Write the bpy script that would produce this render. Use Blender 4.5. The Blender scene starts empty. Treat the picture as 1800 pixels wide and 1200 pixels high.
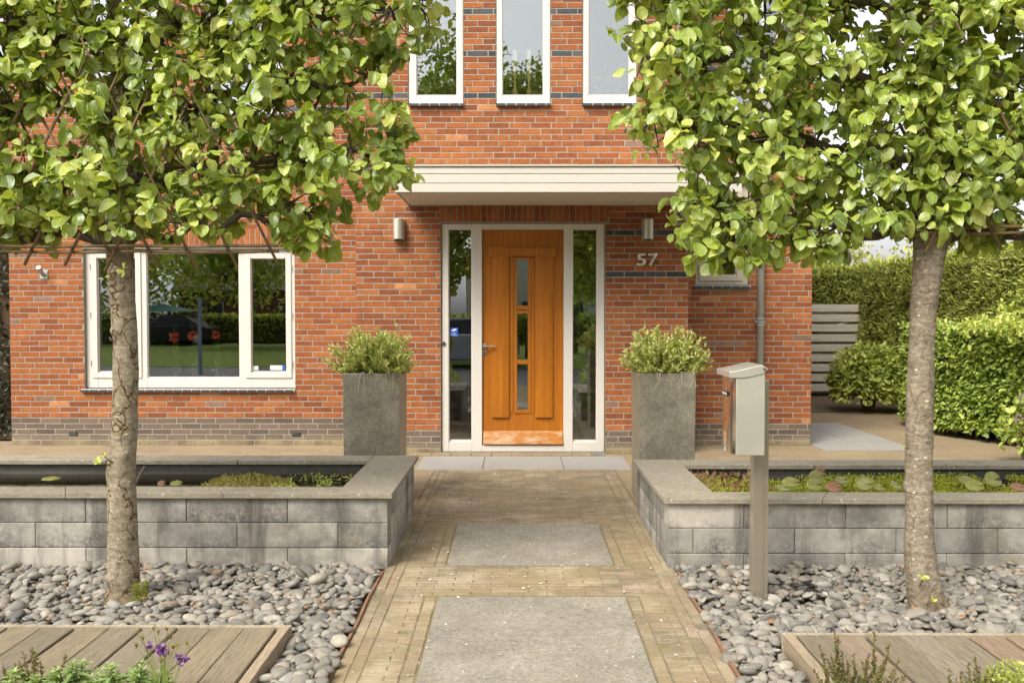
import bpy, bmesh, math, random
import numpy as np
from mathutils import Vector, Matrix, noise
R = math.radians
rnd = random.Random(7)
sc = bpy.context.scene
col = sc.collection

# ------------------------------------------------------------------ camera
F = 1600.0                       # focal length in photo pixels (photo 1800 x 1200)
PITCH, YAW = math.atan(48 / F), math.atan(8 / F)
CAMZ = 1.48
cam = bpy.data.objects.new('camera', bpy.data.cameras.new('camera'))
col.objects.link(cam)
cam.location = (0, 0, CAMZ)
cam.rotation_euler = (R(90) - PITCH, 0, YAW)
cam.data.sensor_width = 36
cam.data.lens = 36 * F / 1800
cam.data.clip_end = 500
cam.data.dof.use_dof = False
sc.camera = cam
CR = Matrix.Rotation(YAW, 3, 'Z') @ Matrix.Rotation(R(90) - PITCH, 3, 'X')

def at(px, py, Y):
    d = CR @ Vector(((px - 900) / F, (600 - py) / F, -1))
    t = Y / d.y
    return Vector((d.x * t, Y, CAMZ + d.z * t))
def fx(px, Y): return at(px, 560, Y).x
def fz(py, Y, px=908): return at(px, py, Y).z

# ------------------------------------------------------------------ light
SUN_DIR = Vector((-0.45, -0.62, 0.85)).normalized()      # towards the sun
w = bpy.data.worlds.new('World'); sc.world = w; w.use_nodes = True
nt = w.node_tree; nt.nodes.clear()
sky = nt.nodes.new('ShaderNodeTexSky'); sky.sky_type = 'NISHITA'; sky.sun_disc = False
sky.sun_elevation = math.asin(SUN_DIR.z); sky.sun_rotation = math.atan2(SUN_DIR.x, SUN_DIR.y)
sky.dust_density = 4.0; sky.air_density = 1.0; sky.ozone_density = 1.0
hs = nt.nodes.new('ShaderNodeHueSaturation'); hs.inputs['Saturation'].default_value = 0.10
bg = nt.nodes.new('ShaderNodeBackground'); bg.inputs['Strength'].default_value = 0.15
wo = nt.nodes.new('ShaderNodeOutputWorld')
nt.links.new(sky.outputs[0], hs.inputs['Color']); nt.links.new(hs.outputs[0], bg.inputs[0]); nt.links.new(bg.outputs[0], wo.inputs[0])
sun = bpy.data.objects.new('sun', bpy.data.lights.new('sun', 'SUN')); col.objects.link(sun)
sun.data.energy = 1.35; sun.data.angle = R(22); sun.data.color = (1.0, 0.93, 0.79)
sun.rotation_euler = SUN_DIR.to_track_quat('Z', 'Y').to_euler()
sc.view_settings.view_transform = 'Standard'; sc.view_settings.look = 'None'
sc.view_settings.exposure = 1.02; sc.view_settings.gamma = 1
sc.cycles.use_denoising = True
sc.cycles.max_bounces = 8; sc.cycles.transparent_max_bounces = 12

# ------------------------------------------------------------------ materials
MATS = {}
class N:
    """small node helper"""
    def __init__(s, name):
        s.m = bpy.data.materials.new(name); s.m.use_nodes = True
        s.t = s.m.node_tree; s.t.nodes.clear()
        s.out = s.t.nodes.new('ShaderNodeOutputMaterial')
        s.co = s.t.nodes.new('ShaderNodeTexCoord').outputs['Object']
        MATS[name] = s.m
    def n(s, typ, **k):
        x = s.t.nodes.new('ShaderNode' + typ)
        for a, v in k.items():
            if a.startswith('i_'):
                key = a[2:].replace('_', ' ')
                s.set(x.inputs[int(key)] if key.isdigit() else x.inputs[key], v)
            else: setattr(x, a, v)
        return x
    def set(s, sock, v):
        if hasattr(v, 'links') or isinstance(v, bpy.types.NodeSocket): s.t.links.new(v, sock)
        else:
            if isinstance(v, (tuple, list)) and len(v) == 3 and sock.type == 'RGBA': v = (*v, 1)
            sock.default_value = v
    def noise(s, scale, detail=4, rough=.6, vec=None, stretch=None):
        v = vec or s.co
        if stretch: v = s.n('Mapping', i_Vector=v, i_Scale=stretch).outputs[0]
        return s.n('TexNoise', i_Vector=v, i_Scale=scale, i_Detail=detail, i_Roughness=rough).outputs[0]
    def ramp(s, fac, stops, interp='LINEAR'):
        r = s.n('ValToRGB', i_Fac=fac); e = r.color_ramp.elements; r.color_ramp.interpolation = interp
        while len(e) < len(stops): e.new(.5)
        for i, (p, c) in enumerate(stops):
            e[i].position = p; e[i].color = (*c, 1) if isinstance(c, tuple) else (c, c, c, 1)
        return r.outputs[0]
    def mix(s, fac, a, b, mode='MIX'):
        x = s.n('MixRGB', blend_type=mode); s.set(x.inputs[0], fac); s.set(x.inputs[1], a); s.set(x.inputs[2], b)
        return x.outputs[0]
    def math(s, op, a, b=0.0, c=None):
        x = s.n('Math', operation=op); s.set(x.inputs[0], a); s.set(x.inputs[1], b)
        if c is not None: s.set(x.inputs[2], c)
        return x.outputs[0]
    def attr(s, name): return s.n('Attribute', attribute_name=name)
    def bump(s, h, strength=.5, dist=.005, normal=None):
        x = s.n('Bump', i_Height=h, i_Strength=strength, i_Distance=dist)
        if normal: s.set(x.inputs['Normal'], normal)
        return x.outputs[0]
    def bsdf(s, base, rough=.6, normal=None, metal=0.0, spec=.5, **k):
        b = s.n('BsdfPrincipled'); s.set(b.inputs['Base Color'], base); s.set(b.inputs['Roughness'], rough)
        s.set(b.inputs['Metallic'], metal); s.set(b.inputs['Specular IOR Level'], spec)
        if normal: s.set(b.inputs['Normal'], normal)
        return b.outputs[0]
    def done(s, sh): s.t.links.new(sh, s.out.inputs[0]); return s.m

def simple(name, base, rough=.6, var=.25, scale=12, bscale=60, bstr=.3, bdist=.002, metal=0, spec=.5, attr=None, stretch=None):
    s = N(name)
    c = s.attr(attr).outputs['Color'] if attr else base
    f = s.noise(scale, 5, .65, stretch=stretch)
    k = s.ramp(f, [(.25, 1 - var), (.75, 1 + var * .6)])
    c = s.mix(1.0, c, k, 'MULTIPLY')
    nb = s.bump(s.noise(bscale, 4, .6, stretch=stretch), bstr, bdist) if bstr else None
    rr = s.math('ADD', s.math('MULTIPLY', f, .2), rough - .1)
    return s.done(s.bsdf(c, rr, nb, metal, spec))

def mk_brick():
    s = N('brick')
    c = s.attr('col').outputs['Color']
    big = s.noise(1.1, 4, .6); fine = s.noise(55, 6, .75, stretch=(.5, 1, 1.6)); med = s.noise(14, 4, .6)
    c = s.mix(1, c, s.ramp(fine, [(.25, .5), (.55, 1.0), (.8, 1.35)]), 'MULTIPLY')
    c = s.mix(1, c, s.ramp(med, [(.3, .82), (.7, 1.1)]), 'MULTIPLY')
    c = s.mix(1, c, s.ramp(big, [(.3, .88), (.7, 1.08)]), 'MULTIPLY')
    c = s.mix(s.ramp(s.noise(26, 5, .75, stretch=(.5, 1, 1.4)), [(.48, 0.0), (.70, .6)]), c, s.mix(1, c, (.55, .62, .9), 'MULTIPLY'))
    c = s.mix(s.ramp(s.noise(17, 5, .8), [(.60, 0.0), (.74, .35)]), c, (.30, .26, .20))
    ef = s.ramp(s.noise(9, 6, .8), [(.62, 0.0), (.78, .22)])           # lime bloom
    c = s.mix(ef, c, (.55, .45, .36))
    nb = s.bump(s.noise(90, 5, .75), .8, .0025)
    s.done(s.bsdf(c, .88, nb, 0, .25))
mk_brick()
def mk_plinth():
    s = N('plinth_brick')
    c = s.attr('col').outputs['Color']
    c = s.mix(1, c, s.ramp(s.noise(40, 6, .7), [(.25, .7), (.75, 1.25)]), 'MULTIPLY')
    z = s.n('SeparateXYZ', i_0=s.co).outputs[2]
    low = s.math('SUBTRACT', 1.0, s.math('MULTIPLY', z, 9.0))           # pale damp crust at the foot
    st = s.math('MULTIPLY', s.ramp(s.noise(3.0, 5, .7), [(.35, 0.0), (.6, 1.0)]), s.ramp(low, [(0.0, 0.0), (.6, .75)]))
    c = s.mix(st, c, s.mix(s.noise(1.2, 2), (.36, .30, .20), (.34, .27, .10)))
    s.done(s.bsdf(c, .9, s.bump(s.noise(80, 5, .7), .7, .002), 0, .25))
mk_plinth()
simple('mortar', (.33, .305, .25), .95, .25, 8, 150, .8, .003, spec=.2)
simple('white_paint', (.63, .585, .53), .42, .05, 3, 90, .05, .001)
simple('cream_paint', (.50, .435, .33), .45, .06, 3, 90, .08, .001)
simple('canopy_paint', (.60, .555, .475), .5, .06, 2.5, 60, .06, .001, stretch=(.3, 1, 2))
simple('rubber', (.02, .02, .02), .6, .1)
simple('dark_tile', (.055, .055, .052), .38, .3, 20, 80, .2)
simple('lead', (.10, .105, .11), .5, .2)
simple('zinc', (.42, .44, .42), .42, .18, 9, 60, .12, .001, metal=.35)
simple('interior_paint', (.16, .135, .11), .9, .1, bstr=0)
simple('interior_floor', (.10, .07, .045), .5, .2, bstr=0)
simple('roof_tile', (.10, .045, .035), .7, .3, 5, 30, .4)
simple('cut_stone', (.30, .28, .23), .75, .3, 6, 120, .5, .002)
simple('bamboo', (.23, .145, .065), .55, .4, 14, 60, .3, stretch=(6, 6, 1))
simple('tie_wire', (.02, .02, .02), .7, .1)
simple('branch_bark', (.10, .075, .05), .85, .35, 25, 70, .8, .004)
simple('twig', (.16, .12, .055), .8, .3, 40, 70, .3)
simple('green_stem', (.20, .26, .06), .6, .2)
simple('dry_root', (.52, .44, .32), .8, .2)
simple('soil', (.085, .058, .035), .95, .4, 20, 80, 1, .01, spec=.2)
simple('bed_earth', (.20, .145, .095), .95, .4, 15, 80, 1, .01, spec=.2)
simple('liner', (.085, .078, .062), .8, .4, 14, 40, .3, .003)
simple('fence_wood', (.62, .56, .45), .85, .35, 5, 60, .5, .002, stretch=(.4, 6, 12))
simple('candle_wax', (.88, .85, .78), .5, .05)
simple('gilt_wood', (.75, .58, .22), .5, .3)
simple('pot_glaze', (.45, .42, .34), .4, .15)
simple('moss_pot', (.20, .26, .17), .6, .3, 30)
simple('asphalt', (.075, .07, .072), .85, .2, 3, 200, .5)
simple('lawn', (.17, .22, .045), .95, .35, 4, 90, 1, .03, spec=.1)
simple('render_white', (.62, .60, .56), .8, .06)
simple('car_black', (.015, .016, .018), .15, .05, bstr=0)
simple('car_silver', (.42, .48, .54), .22, .05, bstr=0, metal=.5)
simple('tyre', (.02, .02, .02), .8, .1)
simple('parasol_cloth', (.04, .17, .13), .8, .15)
simple('post_paint', (.28, .38, .46), .5, .1)
simple('sticker_blue', (.02, .10, .52), .4, .02, bstr=0)
simple('sticker_white', (.75, .75, .75), .4, .02, bstr=0)
simple('black_plastic', (.015, .015, .015), .4, .05, bstr=0)
simple('petal_white', (.75, .70, .62), .7, .1)
simple('dead_leaf', (.30, .14, .05), .8, .4, 60)
simple('far_window', (.05, .06, .07), .1, .1, bstr=0)

def mk_steel(name, base, rough, aniso_stretch, brush=.12, metal=1.0):
    s = N(name)
    f = s.noise(160, 3, .6, stretch=aniso_stretch)
    c = s.mix(1, base, s.ramp(s.noise(3, 3), [(.3, .88), (.7, 1.08)]), 'MULTIPLY')
    s.done(s.bsdf(c, s.math('ADD', s.math('MULTIPLY', f, brush), rough), s.bump(f, .06, .0005), metal))
mk_steel('steel_brushed', (.60, .57, .49), .34, (1, 1, .05), .15, .62)
mk_steel('steel_mirror', (.70, .67, .62), .05, (1, 1, .05), .03)
mk_steel('steel_post', (.52, .47, .38), .25, (1, 1, .04), .15, .8)
mk_steel('door_hardware', (.50, .47, .42), .3, (1, 1, 1))
mk_steel('number_metal', (.62, .60, .52), .4, (1, 1, 1))

def mk_glass(name, refl, tint):
    s = N(name)
    fr = s.n('Fresnel', i_IOR=1.5).outputs[0]
    fac = s.math('ADD', s.math('MULTIPLY', fr, 1.2), refl - .05)
    nb = s.bump(s.noise(1.6, 1, .5), .06, .01)
    gl = s.n('BsdfGlossy', i_Color=(.95, .98, 1.0), i_Roughness=0.0, i_Normal=nb).outputs[0]
    tr = s.n('BsdfTransparent', i_Color=tint).outputs[0]
    s.done(s.n('MixShader', i_Fac=fac, i_1=tr, i_2=gl).outputs[0])
mk_glass('window_glass', .18, (.95, .97, .95))
mk_glass('vase_glass', .05, (.90, .94, .92))
def mk_water():
    s = N('pond_water')
    nb = s.bump(s.noise(9, 2, .5), .12, .01)
    s.done(s.bsdf((.018, .014, .006), .03, nb, 0, .5))
mk_water()

def mk_wood_door():
    s = N('door_wood')
    g = s.n('TexWave', wave_type='BANDS', bands_direction='X', i_Vector=s.n('Mapping', i_Vector=s.co, i_Scale=(1, 1, .045)).outputs[0],
            i_Scale=5.0, i_Distortion=5.5, i_Detail=3.0).outputs[1]
    f = s.noise(38, 5, .6, stretch=(1, 1, .04))
    c = s.mix(s.ramp(s.noise(5, 5, .65, stretch=(1.6, 1, .22)), [(.3, 0.0), (.7, 1.0)]), s.ramp(g, [(0, (.40, .128, .007)), (1, (.46, .16, .010))]), (.34, .105, .009))
    c = s.mix(1, c, s.ramp(f, [(.3, .82), (.7, 1.12)]), 'MULTIPLY')
    s.done(s.bsdf(c, .34, s.bump(f, .08, .001)))
    s = N('door_weatherbar')
    f = s.noise(45, 5, .6, stretch=(.08, 1, 1)); w = s.noise(7, 6, .72, stretch=(.6, 1, 1.6))
    c = s.mix(1, (.43, .155, .016), s.ramp(f, [(.3, .8), (.7, 1.12)]), 'MULTIPLY')
    c = s.mix(s.ramp(w, [(.46, 0.0), (.62, .8)]), c, (.52, .39, .25))
    s.done(s.bsdf(c, .6, s.bump(w, .3, .002)))
mk_wood_door()

def mk_bark(name, base, dark, orange, scale_spots, crack):
    s = N(name)
    fine = s.noise(70, 6, .7, stretch=(1, 1, .7)); hor = s.noise(16, 5, .65, stretch=(.6, .6, 3.2)); big = s.noise(3.2, 3)
    c = s.mix(s.ramp(hor, [(.35, 0.0), (.68, 1.0)]), base, dark)
    c = s.mix(1, c, s.ramp(fine, [(.25, .65), (.75, 1.25)]), 'MULTIPLY')
    c = s.mix(s.ramp(big, [(.45, 0.0), (.7, .45)]), c, (.30, .24, .13))
    # cracks between bark plates: edges of stretched cells
    wv = s.mix(.12, s.co, s.n('TexNoise', i_Vector=s.co, i_Scale=14.0, i_Detail=3.0).outputs[1])
    vor = s.n('TexVoronoi', feature='DISTANCE_TO_EDGE', i_Vector=s.n('Mapping', i_Vector=wv, i_Scale=(1, 1, .45)).outputs[0], i_Scale=9.5).outputs[0]
    z = s.n('SeparateXYZ', i_0=s.co).outputs[2]
    zone = s.math('MULTIPLY', s.ramp(s.noise(1.9, 2), [(.40, 0.0), (.50, 1.0)]), crack)
    ck = s.math('MULTIPLY', s.ramp(vor, [(0.0, 1.0), (.028, 0.0)]), zone)
    edge = s.math('MULTIPLY', s.ramp(vor, [(.0, 1.0), (.09, 0.0)]), zone)
    c = s.mix(s.math('MULTIPLY', edge, .45), c, orange)
    c = s.mix(s.math('MULTIPLY', ck, .85), c, (.05, .032, .018))
    # pale lenticels
    v2 = s.n('TexVoronoi', i_Vector=s.n('Mapping', i_Vector=s.co, i_Scale=(1, 1, 1.5)).outputs[0], i_Scale=scale_spots)
    sp = s.math('MULTIPLY', s.ramp(v2.outputs['Distance'], [(.16, 1.0), (.24, 0.0)]), s.ramp(s.n('SeparateXYZ', i_0=v2.outputs['Color']).outputs[0], [(.68, 0.0), (.72, .8)]))
    c = s.mix(sp, c, (.60, .55, .44))
    # rough dark root flare near the ground
    rf = s.math('MULTIPLY', s.ramp(z, [(.05, 1.0), (.22, 0.0)]), s.ramp(s.noise(20, 4), [(.35, .3), (.6, 1.0)]))
    c = s.mix(s.math('MULTIPLY', rf, .5), c, (.13, .085, .045))
    c = s.mix(1, c, s.ramp(s.noise(34, 7, .8, stretch=(1, 1, 1.6)), [(.36, .6), (.62, 1.25)]), 'MULTIPLY')
    h = s.math('ADD', s.math('MULTIPLY', fine, .3), s.math('ADD', s.math('MULTIPLY', hor, .5), s.math('MULTIPLY', ck, -1.2)))
    s.done(s.bsdf(c, .85, s.bump(h, 1.0, .010), 0, .25))
mk_bark('bark_flaking', (.36, .305, .22), (.19, .155, .105), (.36, .20, .07), 24, 1.0)
mk_bark('bark_smooth', (.34, .285, .215), (.19, .15, .105), (.25, .15, .07), 22, .25)

def mk_block():
    s = N('concrete_block')
    c = s.attr('col').outputs['Color']; uv = s.n('SeparateXYZ', i_0=s.attr('buv').outputs['Vector'])
    fine = s.noise(130, 5, .75); med = s.noise(6, 5, .7); pit = s.noise(48, 6, .82); st = s.noise(4.2, 4, .65, stretch=(1, 1, .55))
    c = s.mix(1, c, s.ramp(fine, [(.3, .78), (.7, 1.15)]), 'MULTIPLY')
    c = s.mix(1, c, s.ramp(med, [(.3, .80), (.7, 1.12)]), 'MULTIPLY')
    v = uv.outputs[1]
    rz = uv.outputs[2]
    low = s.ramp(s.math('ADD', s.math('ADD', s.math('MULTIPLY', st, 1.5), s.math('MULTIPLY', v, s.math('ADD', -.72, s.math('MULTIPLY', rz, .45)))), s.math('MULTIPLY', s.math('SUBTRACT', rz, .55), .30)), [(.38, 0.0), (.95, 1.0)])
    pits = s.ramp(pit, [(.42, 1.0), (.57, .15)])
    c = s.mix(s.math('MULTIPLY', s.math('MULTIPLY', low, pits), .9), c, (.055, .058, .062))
    c = s.mix(s.ramp(s.noise(2.1, 5, .7), [(.47, 0.0), (.66, .8)]), c, (.12, .112, .098))
    c = s.mix(s.ramp(s.noise(2.6, 5, .65, stretch=(2.2, 2.2, .22)), [(.50, 0.0), (.66, .75)]), c, (.085, .078, .066))
    c = s.mix(s.math('MULTIPLY', s.ramp(s.noise(3.7, 4), [(.6, 0.0), (.72, .35)]), 1.0), c, (.30, .23, .10))
    h = s.math('ADD', fine, s.math('MULTIPLY', s.math('MULTIPLY', low, pits), -.8))
    s.done(s.bsdf(c, .9, s.bump(h, .5, .003), 0, .25))
mk_block()
def mk_cap():
    s = N('cap_stone')
    c = s.mix(s.noise(4, 5, .7), (.23, .20, .15), (.37, .325, .245))
    c = s.mix(1, c, s.ramp(s.noise(60, 6, .75, stretch=(.5, 1, 1)), [(.3, .72), (.72, 1.25)]), 'MULTIPLY')
    v = s.n('TexVoronoi', i_Vector=s.co, i_Scale=38.0)
    sp = s.math('MULTIPLY', s.ramp(v.outputs['Distance'], [(.18, 1.0), (.3, 0.0)]), s.ramp(s.n('SeparateXYZ', i_0=v.outputs['Color']).outputs[0], [(.80, 0.0), (.84, .8)]))
    c = s.mix(sp, c, (.60, .57, .50))
    c = s.mix(s.ramp(s.noise(9, 5, .7), [(.56, 0.0), (.7, .5)]), c, (.12, .105, .07))
    s.done(s.bsdf(c, .85, s.bump(s.noise(120, 4, .7), .5, .002), 0, .3))
mk_cap()
def mk_paver():
    s = N('clay_paver')
    c = s.attr('col').outputs['Color']
    c = s.mix(1, c, s.ramp(s.noise(60, 6, .8), [(.3, .5), (.7, 1.38)]), 'MULTIPLY')
    c = s.mix(1, c, s.ramp(s.noise(7, 5, .7), [(.35, .72), (.65, 1.15)]), 'MULTIPLY')
    c = s.mix(s.ramp(s.noise(1.5, 5, .68), [(.34, 0.0), (.58, .8)]), c, (.275, .21, .115))     # algae film
    c = s.mix(s.ramp(s.noise(2.6, 5, .7), [(.50, 0.0), (.66, .7)]), c, (.42, .35, .24))       # pale sandy wear
    c = s.mix(s.ramp(s.noise(22, 5, .8), [(.58, 0.0), (.75, .5)]), c, (.14, .11, .06))
    s.done(s.bsdf(c, .88, s.bump(s.noise(110, 5, .75), .6, .003), 0, .3))
    s = N('joint_sand')
    c = s.mix(s.ramp(s.noise(5, 5, .7), [(.42, 0.0), (.58, 1.0)]), (.25, .195, .13), (.24, .20, .10))
    c = s.mix(1, c, s.ramp(s.noise(120, 4, .7), [(.3, .5), (.7, 1.3)]), 'MULTIPLY')
    s.done(s.bsdf(c, .95, s.bump(s.noise(150, 4, .7), 1, .004), 0, .2))
    s = N('bluestone_slab')
    c = s.mix(s.ramp(s.noise(2.4, 6, .72), [(.3, 0.0), (.7, 1.0)]), (.215, .195, .155), (.36, .325, .265))
    c = s.mix(1, c, s.ramp(s.noise(140, 5, .8), [(.35, .6), (.65, 1.3)]), 'MULTIPLY')
    c = s.mix(1, c, s.ramp(s.noise(42, 5, .8), [(.36, .72), (.64, 1.2)]), 'MULTIPLY')
    c = s.mix(s.ramp(s.noise(13, 6, .75, stretch=(.7, 1, 1)), [(.5, 0.0), (.66, .5)]), c, (.22, .19, .115))
    c = s.mix(s.ramp(s.noise(3.3, 6, .75), [(.54, 0.0), (.68, .5)]), c, (.17, .15, .11))
    s.done(s.bsdf(c, .82, s.bump(s.noise(160, 4, .7), .4, .002), 0, .3))
    s = N('grey_flagstone')
    c = s.mix(s.noise(2.0, 5, .7), (.27, .255, .23), (.38, .36, .325))
    c = s.mix(1, c, s.ramp(s.noise(90, 5, .8), [(.3, .85), (.7, 1.1)]), 'MULTIPLY')
    s.done(s.bsdf(c, .75, s.bump(s.noise(120, 4, .7), .2, .001), 0, .35))
    s = N('drive_paving')
    rot = s.n('Mapping', i_Vector=s.co, i_Rotation=(0, 0, R(45))).outputs[0]
    br = s.n('TexBrick', i_Vector=rot, i_Color1=(.31, .22, .15), i_Color2=(.24, .175, .12), i_Mortar=(.17, .13, .07), i_Scale=1.0, i_Mortar_Size=.004)
    br.inputs['Brick Width'].default_value = .2; br.inputs['Row Height'].default_value = .065
    c = s.mix(s.ramp(s.noise(1.1, 5, .7), [(.35, 0.0), (.65, .75)]), br.outputs[0], (.34, .27, .15))
    c = s.mix(1, c, s.ramp(s.noise(50, 5, .8), [(.3, .75), (.7, 1.2)]), 'MULTIPLY')
    s.done(s.bsdf(c, .9, s.bump(s.noise(80, 4, .7), .6, .003), 0, .3))
mk_paver()
def mk_deck():
    s = N('deck_wood')
    c = s.attr('col').outputs['Color']
    g = s.noise(48, 8, .78, stretch=(3.0, .20, 3)); kn = s.noise(5, 5, .65, stretch=(1.6, .35, 1))
    c = s.mix(1, c, s.ramp(g, [(.3, .42), (.5, .98), (.7, 1.4)]), 'MULTIPLY')
    c = s.mix(s.ramp(kn, [(.5, 0.0), (.7, .6)]), c, (.20, .165, .105))
    s.done(s.bsdf(c, .88, s.bump(g, .9, .004), 0, .25))
mk_deck()
simple('edging_metal', (.25, .13, .07), .85, .4, 20, 80, .4)

def mk_pebble():
    s = N('pebble_stone')
    c = s.attr('col').outputs['Color']
    c = s.mix(1, c, s.ramp(s.noise(35, 5, .65), [(.3, .78), (.7, 1.18)]), 'MULTIPLY')
    c = s.mix(s.ramp(s.noise(7, 5, .7), [(.55, 0.0), (.7, .45)]), c, (.27, .215, .15))
    s.done(s.bsdf(c, .7, s.bump(s.noise(160, 4, .6), .25, .001), 0, .35))
mk_pebble()

def mk_planter():
    s = N('planter_stone')
    c = s.mix(s.ramp(s.noise(3.5, 5, .7), [(.35, 0.0), (.65, 1.0)]), (.165, .148, .112), (.35, .31, .235))
    c = s.mix(1, c, s.ramp(s.noise(110, 6, .85, stretch=(1, 1, .6)), [(.35, .5), (.65, 1.4)]), 'MULTIPLY')
    s.done(s.bsdf(c, .5, s.bump(s.noise(120, 5, .8), .35, .002), 0, .5))
    s = N('planter_sheen_side')  # lighter copy of the stone, reflected sheen painted into its colour
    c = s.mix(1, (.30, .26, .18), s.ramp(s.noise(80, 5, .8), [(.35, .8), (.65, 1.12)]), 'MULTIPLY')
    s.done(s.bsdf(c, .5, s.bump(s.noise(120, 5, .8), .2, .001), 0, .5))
mk_planter()

def mk_leaf(name, dark, light, yellow, rough=.38, vein=True, trans=.30, spec=.5):
    s = N(name)
    tint = s.attr('tint').outputs['Fac']; luv = s.n('SeparateXYZ', i_0=s.attr('luv').outputs['Vector'])
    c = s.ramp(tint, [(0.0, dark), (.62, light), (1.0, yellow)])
    u = s.math('ABSOLUTE', luv.outputs[0])
    nb = None
    if vein:
        mid = s.ramp(u, [(.02, 1.0), (.09, 0.0)])
        sv = s.n('TexWave', wave_type='BANDS', bands_direction='Y', i_Vector=s.n('CombineXYZ', i_0=0.0, i_1=s.math('SUBTRACT', luv.outputs[1], s.math('MULTIPLY', u, .28))).outputs[0], i_Scale=3.6).outputs[1]
        side = s.ramp(sv, [(.86, 0.0), (1.0, .5)])
        edge = s.ramp(u, [(.90, 0.0), (1.0, .5)])
        c = s.mix(s.math('MULTIPLY', mid, .7), c, (.62, .70, .28))
        c = s.mix(s.math('MULTIPLY', side, .5), c, (.13, .20, .03))
        c = s.mix(edge, c, (.60, .66, .22))
        c = s.mix(1, c, s.ramp(s.noise(60, 4, .7), [(.35, .8), (.65, 1.12)]), 'MULTIPLY')
        nb = s.bump(s.math('ADD', s.math('MULTIPLY', mid, .6), s.math('MULTIPLY', sv, .35)), .35, .003)
    b = s.bsdf(c, rough, nb, 0, spec)
    t = s.n('BsdfTranslucent', i_Color=s.mix(1, c, (1.25, 1.15, .55), 'MULTIPLY')).outputs[0]
    s.done(s.n('MixShader', i_Fac=trans, i_1=b, i_2=t).outputs[0])
mk_leaf('pear_leaf', (.17, .25, .032), (.41, .51, .085), (.70, .74, .20), .26, True, .38, .8)
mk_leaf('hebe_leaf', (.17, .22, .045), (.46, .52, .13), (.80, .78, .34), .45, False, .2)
mk_leaf('conifer_spray', (.14, .18, .035), (.44, .48, .10), (.74, .74, .20), .6, False, .15, .3)
mk_leaf('hornbeam_leaf', (.13, .20, .03), (.40, .50, .09), (.70, .74, .22), .45, False, .3)
mk_leaf('hydrangea_leaf', (.17, .24, .045), (.44, .52, .10), (.70, .72, .20), .45, False, .3)
mk_leaf('far_leaf', (.15, .19, .04), (.38, .42, .10), (.66, .62, .20), .6, False, .3, .3)
mk_leaf('street_leaf', (.16, .24, .035), (.44, .52, .09), (.72, .74, .18), .5, False, .25, .3)
mk_leaf('dark_shrub_leaf', (.02, .035, .02), (.07, .085, .05), (.20, .12, .05), .5, False, .15)
mk_leaf('mint_leaf', (.13, .22, .06), (.28, .40, .13), (.42, .54, .20), .5, True, .25)
mk_leaf('indoor_leaf', (.10, .18, .025), (.28, .40, .06), (.50, .58, .12), .3, False, .2)
mk_leaf('pond_moss', (.16, .18, .02), (.38, .42, .03), (.60, .62, .06), .6, False, .3)
mk_leaf('speedwell_leaf', (.09, .10, .025), (.22, .26, .06), (.20, .10, .06), .5, False, .2)
mk_leaf('columbine_petal', (.16, .06, .26), (.30, .12, .42), (.60, .45, .62), .5, False, .35)
mk_leaf('poppy_petal', (.75, .03, .03), (.90, .10, .08), (.90, .28, .08), .6, False, .3)
mk_leaf('bud_leaf', (.22, .20, .05), (.36, .34, .09), (.30, .13, .10), .5, False, .3)

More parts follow.
